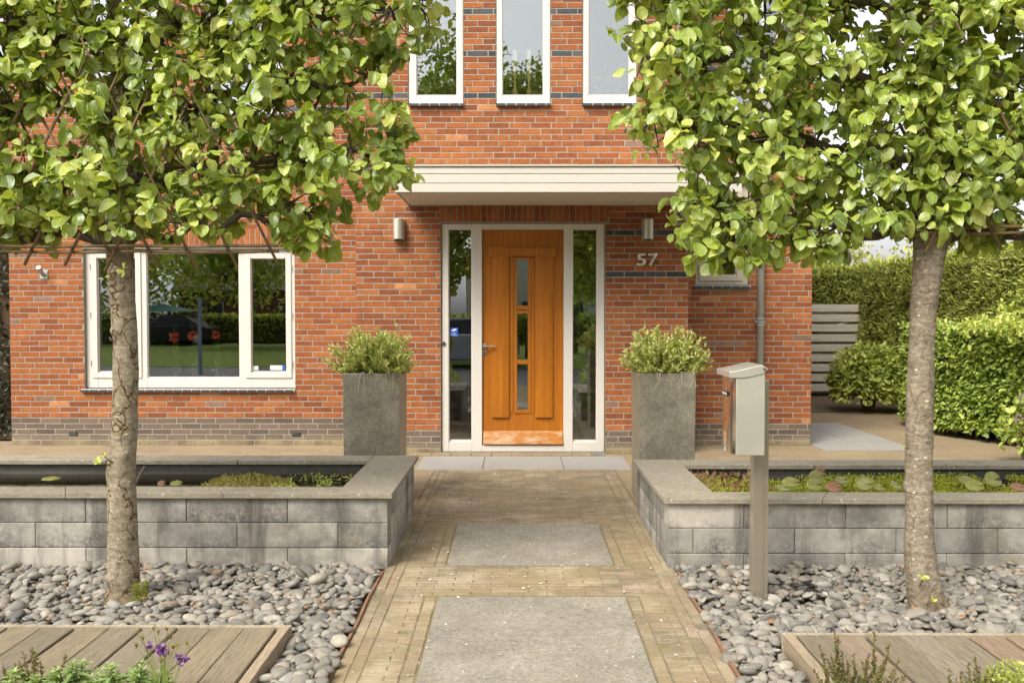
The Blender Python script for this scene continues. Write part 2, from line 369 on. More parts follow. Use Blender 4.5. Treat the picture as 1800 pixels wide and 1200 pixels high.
# ------------------------------------------------------------------ mesh helpers
class MB:
    def __init__(s): s.v = []; s.f = []; s.m = []; s.c = []; s.cur = (1, 1, 1); s.uv = []
    def add(s, vs, fs, mi=0, uvs=None):
        b = len(s.v); s.v += [tuple(v) for v in vs]; s.c += [s.cur] * len(vs)
        s.uv += uvs if uvs else [(0, 0, 0)] * len(vs)
        s.f += [tuple(b + i for i in f) for f in fs]; s.m += [mi] * len(fs)
        return s
    def box(s, x0, x1, y0, y1, z0, z1, mi=0):
        vs = [(x, y, z) for z in (z0, z1) for y in (y0, y1) for x in (x0, x1)]
        return s.add(vs, [(0, 2, 3, 1), (4, 5, 7, 6), (0, 1, 5, 4), (2, 6, 7, 3), (0, 4, 6, 2), (1, 3, 7, 5)], mi)
    def cbox(s, T, w, d, h, ch=.004, mi=0, jit=0, uvs=True):
        """box w(x) d(y) h(z) with a chamfered -y face, mapped by T(u, depth, z) -> world"""
        j = lambda: rnd.uniform(-jit, jit)
        c = [(j(), j()), (w + j(), j()), (w + j(), h + j()), (j(), h + j())]
        vs = []
        for dep, ins in ((d, 0), (ch, 0), (j() * .6, ch)):
            for k, (u, z) in enumerate(c):
                vs.append(T(u + ins * (1, -1, -1, 1)[k], dep, z + ins * (1, 1, -1, -1)[k]))
        fs = [(8, 9, 10, 11)]
        for k in range(4):
            n = (k + 1) % 4
            fs += [(k, n, 4 + n, 4 + k), (4 + k, 4 + n, 8 + n, 8 + k)]
        rz = rnd.random(); uv = [(u / w if w else 0, z / h if h else 0, rz) for u, z in c]
        return s.add(vs, fs, mi, uv * 3)
    def prism(s, poly, T, a, b, mi=0):
        n = len(poly); vs = [T(p, q, a) for p, q in poly] + [T(p, q, b) for p, q in poly]
        fs = [tuple(range(n - 1, -1, -1)), tuple(range(n, 2 * n))] + [(i, (i + 1) % n, n + (i + 1) % n, n + i) for i in range(n)]
        return s.add(vs, fs, mi)
    def tube(s, pts, rad, seg=6, mi=0, cap=True):
        pts = [Vector(p) for p in pts]; n = len(pts)
        if not hasattr(rad, '__len__'): rad = [rad] * n
        b = len(s.v); t0 = (pts[1] - pts[0]).normalized()
        a = t0.orthogonal().normalized(); vs = []; fs = []
        for i, p in enumerate(pts):
            t = (pts[min(i + 1, n - 1)] - pts[max(i - 1, 0)]).normalized()
            a = (a - t * a.dot(t))
            a = a.normalized() if a.length > 1e-6 else t.orthogonal().normalized()
            c = t.cross(a)
            for k in range(seg):
                q = 2 * math.pi * k / seg
                vs.append(p + (a * math.cos(q) + c * math.sin(q)) * rad[i])
        for i in range(n - 1):
            for k in range(seg):
                k2 = (k + 1) % seg
                fs.append((i * seg + k, i * seg + k2, (i + 1) * seg + k2, (i + 1) * seg + k))
        if cap: fs += [tuple(range(seg - 1, -1, -1)), tuple((n - 1) * seg + k for k in range(seg))]
        return s.add(vs, fs, mi)
    def lathe(s, cx, cy, prof, seg=20, mi=0):
        vs = [(cx + r * math.cos(2 * math.pi * k / seg), cy + r * math.sin(2 * math.pi * k / seg), z) for r, z in prof for k in range(seg)]
        n = len(prof); fs = [(i * seg + k, i * seg + (k + 1) % seg, (i + 1) * seg + (k + 1) % seg, (i + 1) * seg + k) for i in range(n - 1) for k in range(seg)]
        fs += [tuple(range(seg - 1, -1, -1)), tuple((n - 1) * seg + k for k in range(seg))]
        return s.add(vs, fs, mi)
    def build(s, name, mats, parent=None, base=None, smooth=False, bevel=0, seg=2, **props):
        me = bpy.data.meshes.new(name)
        base = origin(parent) if parent else Vector(base if base is not None else (0, 0, 0))
        me.from_pydata([(x - base.x, y - base.y, z - base.z) for x, y, z in s.v], [], s.f)
        me.polygons.foreach_set('material_index', s.m)
        if len(set(s.c)) > 1 or s.cur != (1, 1, 1):
            a = me.attributes.new('col', 'FLOAT_COLOR', 'POINT'); a.data.foreach_set('color', [x for c in s.c for x in (*c, 1)])
        if any(u != (0, 0, 0) for u in s.uv):
            a = me.attributes.new('buv', 'FLOAT_VECTOR', 'POINT'); a.data.foreach_set('vector', [x for c in s.uv for x in c])
        for m in ([mats] if isinstance(mats, str) else mats): me.materials.append(MATS[m])
        if smooth: me.polygons.foreach_set('use_smooth', [True] * len(me.polygons))
        return link(name, me, parent, base, bevel, seg, **props)
def link(name, me, parent, base, bevel=0, seg=2, **props):
    me.update(); o = bpy.data.objects.new(name, me); col.objects.link(o)
    if parent: o.parent = parent
    else: o.location = base
    if bevel:
        b = o.modifiers.new('bevel', 'BEVEL'); b.width = bevel; b.segments = seg; b.limit_method = 'ANGLE'
    for k, v in props.items(): o[k] = v
    return o
def origin(o):
    p = Vector((0, 0, 0))
    while o: p = p + o.location; o = o.parent
    return p
def empty(name, loc, label, cat, group=None):
    o = bpy.data.objects.new(name, None); col.objects.link(o); o.location = loc; o.empty_display_size = .1
    o['label'] = label; o['category'] = cat
    if group: o['group'] = group
    return o
def pick(palette, jit=.1):
    c = rnd.choice(palette); k = 1 + rnd.uniform(-jit, jit)
    return tuple(x * k for x in c)

# leaf templates: (u, v, half width) rows
def leaf_template(vs, hw, cols=(-1, -.5, 0, .5, 1)):
    V = [(0, 0, 0)]; Fc = []; n = len(cols)
    for v, h in zip(vs, hw):
        for u in cols: V.append((u, v, h))
    V.append((0, 1, 0)); last = len(V) - 1
    for k in range(n - 1): Fc.append((0, 1 + k + 1, 1 + k))
    for i in range(len(vs) - 1):
        for k in range(n - 1):
            a = 1 + i * n + k; Fc.append((a, a + 1, a + n + 1, a + n))
    b = 1 + (len(vs) - 1) * n
    for k in range(n - 1): Fc.append((b + k, b + k + 1, last))
    return np.array(V, float), Fc
T_PEAR = leaf_template((.09, .30, .60, .87), (.22, .40, .41, .24))
T_OVAL = leaf_template((.3, .7), (.26, .24), (-1, 0, 1))
T_LONG = leaf_template((.25, .6), (.13, .15), (-1, 0, 1))
T_LANCE = leaf_template((.2, .5, .8), (.14, .19, .11), (-1, 0, 1))
T_SPRAY = (np.array([(0, 0, 0), (-1, .45, .2), (0, 1, 0), (1, .5, .2)], float), [(0, 3, 2), (0, 2, 1)])
T_SLIM = (np.array([(0, 0, 0), (-1, .5, .13), (0, 1, 0), (1, .5, .13)], float), [(0, 3, 2), (0, 2, 1)])

def norm(a): return a / np.maximum(np.linalg.norm(a, axis=-1, keepdims=True), 1e-9)
def leaves(name, T, pos, D, Nn, size, tint, matn, parent=None, base=None, fold=(.1, .5), curl=(-.3, .3), smooth=True, seed=1, **props):
    rg = np.random.default_rng(seed)
    V, Fc = T; n = len(pos); pos = np.asarray(pos, float); D = norm(np.asarray(D, float)); Nn = np.asarray(Nn, float)
    Nn = norm(Nn - D * (Nn * D).sum(1, keepdims=True)); X = np.cross(D, Nn)
    size = np.broadcast_to(np.asarray(size, float), (n,)); fo = rg.uniform(*fold, n); cu = rg.uniform(*curl, n); wd = rg.uniform(.82, 1.12, n)
    tw = rg.uniform(-.25, .25, n); wv = rg.uniform(0, .06, n); ph = rg.uniform(0, 6.28, n)
    u, v, h = V[:, 0], V[:, 1], V[:, 2]
    lx = (u * h)[None] * wd[:, None]; ly = np.repeat(v[None], n, 0)
    lz = fo[:, None] * np.abs(lx) - cu[:, None] * ly ** 2 + tw[:, None] * lx * ly + wv[:, None] * np.sin(ph[:, None] + 9 * ly) * np.abs(u)[None]
    base = origin(parent) if parent else Vector(base if base is not None else (0, 0, 0))
    P = pos[:, None] + size[:, None, None] * (lx[..., None] * X[:, None] + ly[..., None] * D[:, None] + lz[..., None] * Nn[:, None]) - np.array(base)
    P = P.reshape(-1, 3); m = len(V)
    me = bpy.data.meshes.new(name)
    me.vertices.add(len(P)); me.vertices.foreach_set('co', P.ravel())
    lens = np.array([len(f) for f in Fc]); flat = np.concatenate([np.array(f) for f in Fc])
    loops = (flat[None] + (np.arange(n) * m)[:, None]).ravel()
    me.loops.add(len(loops)); me.loops.foreach_set('vertex_index', loops.astype(np.int32))
    tot = np.tile(lens, n); me.polygons.add(len(tot))
    me.polygons.foreach_set('loop_start', np.concatenate([[0], np.cumsum(tot)[:-1]]).astype(np.int32))
    me.update(calc_edges=True)
    a = me.attributes.new('tint', 'FLOAT', 'POINT'); a.data.foreach_set('value', np.repeat(np.clip(np.broadcast_to(tint, (n,)), 0, 1), m).astype(np.float32))
    a = me.attributes.new('luv', 'FLOAT_VECTOR', 'POINT'); a.data.foreach_set('vector', np.tile(np.stack([u, v, v * 0], 1), (n, 1)).ravel().astype(np.float32))
    me.polygons.foreach_set('use_smooth', np.full(len(tot), smooth))
    me.materials.append(MATS[matn]); me.validate()
    return link(name, me, parent, base, **props)
def rdir(rg, n): return norm(rg.normal(size=(n, 3)))

# ------------------------------------------------------------------ key measures (metres)
YB, YW = 9.64, 10.26             # entrance bay front, recessed wall front
XB0, XB1 = fx(626, YB), fx(1210, YB)
XW0, XW1 = fx(17, YW), fx(1427, YW)
TOP = 6.4
PX0, PX1 = -.775, .925
def zpath(y): return -0.05 * min(max((7.0 - y) / 3.2, 0), 1.6)

# ------------------------------------------------------------------ the setting
def sheet(name, x0, x1, y0, y1, z, matn, nx=1, ny=1, zf=None, **p):
    b = MB()
    xs = [x0 + (x1 - x0) * i / nx for i in range(nx + 1)]; ys = [y0 + (y1 - y0) * i / ny for i in range(ny + 1)]
    vs = [(x, y, (zf(x, y) if zf else z)) for y in ys for x in xs]
    fs = [(j * (nx + 1) + i, j * (nx + 1) + i + 1, (j + 1) * (nx + 1) + i + 1, (j + 1) * (nx + 1) + i) for j in range(ny) for i in range(nx)]
    b.add(vs, fs)
    return b.build(name, matn, kind='structure', smooth=True, **p)
sheet('ground', -150, 150, -150, 150, -.105, 'soil')
def bed_z(x, y):
    return -.065 + .012 * noise.noise(Vector((x * 3, y * 3, 0))) + (.02 if y > 5.0 else 0)
sheet('garden_bed', -6, -.80, 3.0, 5.5, 0, 'soil', 40, 30, bed_z)
sheet('garden_bed', .96, 6, 3.0, 5.5, 0, 'soil', 40, 30, bed_z)
sheet('driveway', -9, PX0 - .012, 6.60, 10.6, -.004, 'drive_paving')
sheet('driveway', PX1 + .012, 10, 6.60, 11.0, -.004, 'drive_paving')
sheet('driveway', 3.2, 10, 11.0, 15.4, -.004, 'drive_paving')
sheet('planting_bed', 3.2, 10, 15.4, 20, -.02, 'bed_earth')
sheet('street', -80, 80, -6.4, -.4, -.09, 'asphalt')
sheet('lawn', -80, 80, -29, -6.4, -.08, 'lawn')
sheet('far_road', -80, 80, -33, -29, -.07, 'asphalt')

# paved path with clay bricks, slabs let in
SL = [(-.417, .583, 5.42, 6.40), (-.417, .583, 3.62, 4.83)]
def zp(x, y): return zpath(y) - .004
sheet('path_base', PX0 - .01, PX1 + .01, -.4, 8.62, 0, 'joint_sand', 2, 40, zp)
PAV = [(.25, .20, .14), (.29, .225, .155), (.22, .18, .125), (.26, .21, .145), (.30, .235, .165), (.24, .195, .135), (.31, .225, .165)]
pb = MB()
def paver(x0, x1, y0, y1):
    pb.cur = pick(PAV, .2)
    t = rnd.uniform(-.003, .002); tx = rnd.uniform(-.04, .04)
    T = lambda u, dep, q: (x0 + u, y0 + q, zpath(y0 + q) - dep + t + tx * (u - .1) * .3)
    pb.cbox(T, x1 - x0, .03, y1 - y0, .004, jit=.0018)
y = 2.6; row = 0
while y < 8.6:
    # border rows run lengthwise on both sides
    row += 1
    off = (.104 if row % 2 else 0)
    spans = [(PX0 + .115, PX1 - .115)]
    for sx0, sx1, sy0, sy1 in SL:
        if y + .05 > sy0 - .01 and y < sy1 + .01 and sy0 < 8:
            spans = [(PX0 + .115, sx0 - .078), (sx1 + .078, PX1 - .115)]
    for a, b_ in spans:
        x = a - off
        while x < b_:
            x0, x1 = max(x, a), min(x + .204, b_)
            if x1 - x0 > .03: paver(x0, x1, y, y + .049)
            x += .208
    y += .053
for bx in (PX0, PX0 + .057, PX1 - .109, PX1 - .052):
    y = 2.6 + (.1 if bx in (PX0, PX1 - .052) else 0)
    while y < 8.58:
        paver(bx, bx + .0545, y, min(y + .205, 8.6)); y += .208
for sx0, sx1, sy0, sy1 in SL:
    for bx in (sx0 - .070, sx1 + .012):
        y = sy0
        while y < sy1 - .05:
            paver(bx, bx + .0575, y, min(y + .2, sy1)); y += .204
path = pb.build('path', 'clay_paver', kind='structure')
for i, (sx0, sx1, sy0, sy1) in enumerate(SL):
    b = MB(); z0 = zpath(sy0); z1 = zpath(sy1)
    b.add([(sx0, sy0, z0 - .03), (sx1, sy0, z0 - .03), (sx1, sy1, z1 - .03), (sx0, sy1, z1 - .03),
           (sx0, sy0, z0 + .006), (sx1, sy0, z0 + .006), (sx1, sy1, z1 + .004), (sx0, sy1, z1 + .004)],
          [(3, 2, 1, 0), (4, 5, 6, 7), (0, 1, 5, 4), (1, 2, 6, 5), (2, 3, 7, 6), (3, 0, 4, 7)])
    b.build('path_slab', 'bluestone_slab', kind='structure', bevel=.003)
b = MB()
xs = [fx(729, 8.65), fx(850, 9.0), fx(989, 9.0), fx(1112, 8.65)]
for i in range(3): b.box(xs[i] + .003, xs[i + 1] - .003, 8.64, 9.44, -.04, .003)
b.build('threshold_paving', 'grey_flagstone', kind='structure', bevel=.003)
b = MB()
for i in range(9): b.box(XB0 + .6 + i * .21, XB0 + .6 + i * .21 + .205, 9.445, 9.63, -.04, .010)
b.build('threshold_pavers', 'drive_paving', kind='structure', bevel=.004)
# light flags beside the right end of the house
b = MB()
for i in range(4):
    for j in range(2): b.box(3.34 + j * .52, 3.34 + j * .52 + .514, 9.9 + i * .62, 9.9 + i * .62 + .614, -.03, .004)
b.build('side_path', 'grey_flagstone', kind='structure', bevel=.002)
# petals and grit blown over the paving
rg = np.random.default_rng(5)
n = 300; px_ = rg.uniform(PX0, PX1, n); py_ = 2.8 + rg.uniform(0, 1, n) ** 1.2 * 5.6
pp = np.stack([px_, py_, [zpath(a) + .008 for a in py_]], 1)
leaves('fallen_petals', T_OVAL, pp, np.c_[rg.normal(size=(n, 2)), np.zeros(n)], np.tile([0, 0, 1.], (n, 1)) + rg.normal(size=(n, 3)) * .2, rg.uniform(.006, .019, n), .5, 'petal_white', kind='stuff', seed=3)
n = 150; px_ = np.concatenate([rg.uniform(-3, -.85, n // 2), rg.uniform(1, 3, n // 2)]); py_ = rg.uniform(4.3, 5.3, n)
leaves('fallen_leaves', T_OVAL, np.stack([px_, py_, np.full(n, .012)], 1), np.c_[rg.normal(size=(n, 2)), np.zeros(n)], np.tile([0, 0, 1.], (n, 1)) + rg.normal(size=(n, 3)) * .4, rg.uniform(.02, .045, n), .5, 'dead_leaf', kind='stuff', seed=4)
n = 2600; px_ = rg.uniform(PX0, PX1, n); py_ = 2.8 + rg.uniform(0, 1, n) ** 1.1 * 5.6; k_ = np.array([noise.noise(Vector((a * 2, b_ * 2, 7))) for a, b_ in zip(px_, py_)]) > -.05
px_, py_ = px_[k_], py_[k_]; n = len(px_)
leaves('path_debris', T_OVAL, np.stack([px_, py_, [zpath(a) + .006 for a in py_]], 1), np.c_[rg.normal(size=(n, 2)), np.zeros(n)], np.tile([0, 0, 1.], (n, 1)) + rg.normal(size=(n, 3)) * .4, rg.uniform(.004, .012, n), .5, 'dead_leaf', kind='stuff', seed=6)
# moss tufts in the joints along the path edges
n = 380; side = rg.choice([PX0 + .055, PX0 + .113, -.345 - .144, -.41, .59, .66, PX1 - .113, PX1 - .055], n)
py_ = 2.8 + rg.uniform(0, 5.4, n); keep = np.array([noise.noise(Vector((a * 3, b * 2.3, 4))) > .05 for a, b in zip(side, py_)])
side, py_ = side[keep] + rg.normal(0, .004, keep.sum()), py_[keep]; n = len(py_)
leaves('joint_moss', T_SPRAY, np.stack([side, py_, [zpath(a) - .002 for a in py_]], 1), rdir(rg, n) + [0, 0, .8], rdir(rg, n), rg.uniform(.006, .014, n), rg.uniform(0, .6, n), 'pond_moss', kind='stuff', seed=9)

# thin rusty edging strips along the path
for X, lab in ((PX0 - .018, 'thin weathered edging strip between the path and the pebbles with the flaking tree'), (PX1 + .006, 'thin weathered edging strip between the path and the pebbles with the mailbox')):
    b = MB(); ys = [2.6 + .14 * i for i in range(20)]
    prev = None
    for i in range(19):
        w0 = .004 * math.sin(i * 1.1); w1 = .004 * math.sin((i + 1) * 1.1)
        x0, x1 = X + w0, X + w1
        b.add([(x0, ys[i], -.1), (x0 + .014, ys[i], -.1), (x0 + .014, ys[i], zpath(ys[i]) + .012), (x0, ys[i], zpath(ys[i]) + .012),
               (x1, ys[i + 1], -.1), (x1 + .014, ys[i + 1], -.1), (x1 + .014, ys[i + 1], zpath(ys[i + 1]) + .012), (x1, ys[i + 1], zpath(ys[i + 1]) + .012)],
              [(3, 2, 6, 7), (0, 3, 7, 4), (1, 5, 6, 2)] + ([(0, 1, 2, 3)] if i == 0 else []) + ([(7, 6, 5, 4)] if i == 18 else []))
    b.build('path_edging', 'edging_metal', base=(X, 2.6, -.1), label=lab, category='edging')

# pebbles
def ico(sub):
    bm = bmesh.new(); bmesh.ops.create_icosphere(bm, subdivisions=sub, radius=1)
    V = np.array([v.co[:] for v in bm.verts]); Fc = np.array([[v.index for v in f.verts] for f in bm.faces]); bm.free(); return V, Fc
IV, IF = ico(3)
IV2, IF2 = ico(2)
PEB = np.array([(.34, .32, .29), (.29, .272, .245), (.38, .355, .315), (.25, .238, .218), (.42, .39, .345), (.34, .305, .26), (.21, .203, .192), (.36, .338, .30), (.31, .29, .26)])
def pebbles(name, x0, x1, y0, y1, ok, seed, lab):
    rg = np.random.default_rng(seed); P = []; L = []
    for lay in range(4):
        st = (.050, .048, .07, .05)[lay]
        for gx in np.arange(x0, x1, st):
            for gy in np.arange(y0, y1, st):
                if lay == 2 and rg.uniform() < .55: continue
                x = gx + rg.uniform(-.6, .6) * st; y = gy + rg.uniform(-.6, .6) * st
                if ok(x, y): P.append((x, y, bed_z(x, y) + (.010, .034, .050, .030)[lay] + rg.uniform(-.006, .008) + .018 * noise.noise(Vector((x * 2.3, y * 2.3, seed))))); L.append(lay)
    P = np.array(P); n = len(P)
    # gather a few big ones
    big = rg.uniform(size=n); a = np.clip(rg.lognormal(-3.52, .30, n), .014, .056) * np.where(np.array(L) == 3, .55, 1)
    ax = np.stack([a * 1.08, a * rg.uniform(.58, .92, n), a * rg.uniform(.34, .56, n)], 1)
    yaw = rg.uniform(0, 6.283, n); tx = rg.normal(0, .28, n); ty = rg.normal(0, .28, n)
    allv = []; allf = []; allc = []; vo = 0
    for i in range(n):
        V, Fc = (IV, IF) if (P[i, 1] < 4.5 and L[i] > 0 and big[i] > .5) else (IV2, IF2)
        s1, s2 = rg.normal(size=3), rg.normal(size=3)
        v = V * (1 + .10 * np.sin(V @ s1 * 1.6)[:, None] + .07 * np.sin(V @ s2 * 2.4 + 1)[:, None])
        v = v * ax[i]
        cy, sy = math.cos(yaw[i]), math.sin(yaw[i])
        Rm = np.array(Matrix.Rotation(yaw[i], 3, 'Z') @ Matrix.Rotation(tx[i], 3, 'X') @ Matrix.Rotation(ty[i], 3, 'Y'))
        allv.append(v @ Rm.T + P[i]); allf.append(Fc + vo); vo += len(V)
        c = PEB[rg.integers(len(PEB))] * rg.uniform(.50, .90) * rg.choice([[1.0, .985, .95], [1.0, .955, .87], [1.0, .97, .91]])
        allc.append(np.tile([*c, 1], (len(V), 1)))
    Vv = np.concatenate(allv); Ff = np.concatenate(allf)
    base = np.array([(x0 + x1) / 2, (y0 + y1) / 2, 0])
    me = bpy.data.meshes.new(name); me.vertices.add(len(Vv)); me.vertices.foreach_set('co', (Vv - base).ravel())
    me.loops.add(Ff.size); me.loops.foreach_set('vertex_index', Ff.ravel().astype(np.int32))
    me.polygons.add(len(Ff)); me.polygons.foreach_set('loop_start', np.arange(0, Ff.size, 3).astype(np.int32))
    me.update(calc_edges=True)
    a_ = me.attributes.new('col', 'FLOAT_COLOR', 'POINT'); a_.data.foreach_set('color', np.concatenate(allc).ravel().astype(np.float32))
    me.polygons.foreach_set('use_smooth', np.full(len(Ff), True)); me.materials.append(MATS['pebble_stone'])
    link(name, me, None, Vector(base), kind='stuff', label=lab, category='pebbles')
TL = Vector((-2.06, 4.75, -.05)); TR = Vector((2.09, 4.68, -.05))
pebbles('pebbles', -3.7, -.815, 3.2, 5.33, lambda x, y: not (x < -1.03 and y < 4.23) and (x - TL.x) ** 2 + (y - TL.y) ** 2 > .105 ** 2, 1, 'bed of rounded grey pebbles around the flaking tree trunk')
pebbles('pebbles', .975, 3.7, 3.2, 5.33, lambda x, y: not (x > 1.18 and y < 4.14) and (x - TR.x) ** 2 + (y - TR.y) ** 2 > .115 ** 2 and not (1.37 < x < 1.75 and 4.72 < y < 5.2 and noise.noise(Vector((x * 6, y * 6, 0))) > .12), 2, 'bed of rounded grey pebbles around the mailbox post')

# ------------------------------------------------------------------ timber decks
def deck(xedge, sign, yback, lab):
    # sign -1: deck runs to the left of xedge
    root = empty('timber_deck', (xedge, yback, -.06), lab, 'deck')
    DK = [(.235, .19, .125), (.26, .21, .14), (.21, .175, .12), (.25, .20, .13), (.23, .195, .14)]
    if sign > 0: DK[1] = (.28, .20, .135); DK[3] = (.29, .21, .14); DK[0] = (.27, .20, .14)
    b = MB(); x = xedge + sign * .058; k = 0
    while abs(x - xedge) < 2.4:
        x1 = x + sign * .147; a, c = min(x, x1), max(x, x1)
        b.cur = pick(DK, .08); zz = .026 + rnd.uniform(-.002, .003); yb = yback - .028 - rnd.uniform(0, .006); yaw = rnd.uniform(-.004, .004)
        T = lambda u, dep, q: (a + u + yaw * q * 2, 2.7 + q, zz - dep)
        b.cbox(T, c - a, .028, yb - 2.7, .004, jit=.0015)
        x = x1 + sign * (.0075 + rnd.uniform(0, .004)); k += 1
    b.build('planks', 'deck_wood', root)
    b = MB(); b.cur = (.36, .28, .19)
    a, c = sorted((xedge + sign * .003, xedge + sign * .048))
    b.box(a, c, 2.7, yback - .024, -.07, .030); b.build('edge_board', 'deck_wood', root, bevel=.003)
    b = MB(); b.cur = (.38, .32, .23)
    a, c = sorted((xedge, xedge + sign * 2.45)); b.box(a, c, yback - .020, yback + .004, -.07, .028); b.build('edge_board', 'deck_wood', root, bevel=.003)
    b = MB(); b.cur = (.1, .08, .06)
    for q in (3.0, 3.5, 4.0): b.box(a + .06, c - .06, q, q + .05, -.06, -.004)
    b.build('joist', 'deck_wood', root)
deck(-1.05, -1, 4.21, 'weathered timber deck of grey planks behind the purple columbine')
deck(1.21, 1, 4.12, 'weathered timber deck with pinkish brown planks beneath the mailbox side tree')

# ------------------------------------------------------------------ raised ponds
BLK = [(.44, .405, .345), (.40, .37, .32), (.46, .42, .36), (.35, .33, .29), (.41, .38, .33), (.38, .355, .31)]
def pond(sign, xin, xout, ztop, lab, phase):
    """xin: x of the outer face beside the path, xout: far end"""
    y0, y1 = 5.36, 6.76; th = .15
    root = empty('raised_pond', ((xin + xout) / 2, (y0 + y1) / 2, -.06), lab, 'raised pond')
    b = MB(); zb = ztop - .032 - .15 * 4
    def run(T, length, ph):
        for r in range(4):
            z = zb + .15 * r; u = -((ph + (.3 if r % 2 else 0)) % .6)
            while u < length:
                a, c = max(u, 0), min(u + .6, length)
                if c - a > .02:
                    b.cur = pick(BLK, .1); rel = rnd.uniform(0, .003)
                    b.cbox(lambda uu, dep, zz, a=a, z=z, rel=rel: T(a + uu + .0015, dep + rel, z + zz + .0015), c - a - .003, th, .147, .004, jit=.0008)
                u += .6
    xa, xb = sorted((xin, xout))
    run(lambda u, d, z: (xa + u, y0 + d, z), xb - xa, phase)
    if sign < 0: run(lambda u, d, z: (xin - d, y0 + th + u, z), y1 - y0 - 2 * th, .13)
    else: run(lambda u, d, z: (xin + d, y1 - th - u, z), y1 - y0 - 2 * th, .13)
    run(lambda u, d, z: (xb - u, y1 - d, z), xb - xa, .2)
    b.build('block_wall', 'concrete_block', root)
    # dark core behind the joints and the liner
    b = MB(); zi = ztop - .034
    b.box(xa + .01, xb - .01, y0 + .012, y0 + th - .002, -.1, zi); b.box(xa + .01, xb - .01, y1 - th + .002, y1 - .012, -.1, zi)
    xi = xin + (-sign) * 0
    p0, p1 = sorted((xin + sign * .012, xin + sign * (th - .002))); b.box(p0, p1, y0 + th, y1 - th, -.1, zi)
    p0, p1 = sorted((xout - sign * .012, xout - sign * (th - .002))); b.box(p0, p1, y0 + th, y1 - th, -.1, zi)
    b.build('joint_core', 'liner', root)
    ia, ib = xa + th, xb - th
    b = MB(); t = .006
    b.box(ia, ib, y1 - th - t - .03, y1 - th - .001, -.05, zi - .004); b.box(ia, ib, y0 + th + .001, y0 + th + t, -.05, zi - .004)
    b.box(ia, ia + t, y0 + th + t, y1 - th - t - .03, -.05, zi - .004); b.box(ib - t, ib, y0 + th + t, y1 - th - t - .03, -.05, zi - .004)
    b.box(ia, ib, y1 - th - t - .045, y1 - th - t - .03, .28, ztop - .085)
    b.build('liner', 'liner', root)
    # cap stones 3 cm thick with an overhang
    b = MB(); ov = .03; cw = .29
    c0, c1 = y0 - ov, y1 + .02
    def slab(poly): b.prism(poly, lambda p, q, z: (p, q, z), ztop - .03 + rnd.uniform(-.0015, 0), ztop + rnd.uniform(-.0015, .001))
    g = .0015; xe = xin - sign * ov
    # front row with slanted joints
    cuts = [xe + sign * q for q in ((0, 1.0, 1.93, 2.86, 3.6) if sign < 0 else (0, .93, 1.56, 2.58, 3.5))]
    sl = sign * -.10
    for i in range(len(cuts) - 1):
        s0 = 0 if i == 0 else sl; s1 = sl
        p, q = cuts[i] + (sign * g), cuts[i + 1] - sign * g
        slab([(p, c0), (q, c0), (q - s1, c0 + cw - .08), (p - s0, c0 + cw - .08)] if sign > 0 else [(q, c0), (p, c0), (p - s0, c0 + cw - .08), (q - s1, c0 + cw - .08)])
    cb = c0 + cw - .08
    # side piece by the path
    m = (cb + c1) / 2
    a_, c_ = sorted((xe, xe + sign * .33))
    slab([(a_, cb + g), (c_, cb + g), (c_, m), (a_, m)]); slab([(a_, m + 2 * g), (c_, m + 2 * g), (c_, c1), (a_, c1)])
    for i in range(4):
        p, q = sorted((xe + sign * (.333 + i * .95), xe + sign * (.33 + (i + 1) * .95))); slab([(p, c1 - .245), (q - .003, c1 - .245), (q - .003, c1), (p, c1)])
    b.build('cap_stones', 'cap_stone', root, bevel=.003)
    b = MB(); zw = ztop - .105
    b.add([(ia, y0 + th, zw), (ib, y0 + th, zw), (ib, y1 - th, zw), (ia, y1 - th, zw)], [(0, 1, 2, 3)])
    b.build('pond_water', 'pond_water', kind='structure')
    return ia, ib, y0 + th, y1 - th, zw
pl = pond(-1, -.763, -4.3, .425, 'raised block pond with dark open water behind the flaking tree', .36)
pr = pond(1, .898, 4.4, .395, 'raised block pond filled with lily leaves behind the mailbox', .45)

def carpet(name, x0, x1, y0, y1, z, n, seed, lab, hh=.03, thr=-.1, size=(.010, .022), matn='pond_moss', tint=(.2, 1), mound=0):
    rg = np.random.default_rng(seed); P = []
    while len(P) < n:
        x, y = rg.uniform(x0, x1), rg.uniform(y0, y1)
        if noise.noise(Vector((x * 3.1, y * 4, seed))) > thr:
            u = (x - (x0 + x1) / 2) / (x1 - x0) * 2; k = max(0, 1 - u * u)
            P.append((x, y, z + rg.uniform(0, hh) + mound * k * rg.uniform(.6, 1)))
    P = np.array(P)
    return leaves(name, T_SPRAY, P, rdir(rg, n) + [0, 0, .5], rdir(rg, n) + [0, 0, .4], rg.uniform(*size, n), rg.uniform(*tint, n), matn, base=P.mean(0), seed=seed, kind='stuff', label=lab, category='pond plants')
carpet('pond_foliage', -2.08, -1.56, 5.6, 6.2, pl[4], 4200, 11, 'mound of straw yellow pondweed in the open water pond', .012, -.5, (.02, .05), 'bud_leaf', (.2, .8), .045)
carpet('pond_foliage', -1.60, -1.12, 5.8, 6.3, pl[4], 620, 12, 'bright green floating sprigs beside the yellow pondweed mound', .045, .12, (.012, .03), 'hydrangea_leaf', (.4, 1))
carpet('pond_foliage', 1.10, 1.95, 5.52, 6.3, pr[4] + .004, 9000, 13, 'yellow moss mat in the lily pond next to the path', .035, -.35, (.010, .024), 'pond_moss', (.2, .8), .012)
carpet('pond_foliage', 1.95, 3.9, 5.52, 6.45, pr[4] + .004, 14000, 14, 'lime green moss mat between the lily leaves', .045, -.2, (.010, .024), 'pond_moss', (.4, 1), .015)
carpet('pond_debris', 1.08, 1.7, 5.9, 6.55, pr[4] + .01, 900, 15, 'brown dry stalks heaped at the inner corner of the lily pond', .03, -.3, (.03, .06), 'bud_leaf', (.75, 1))
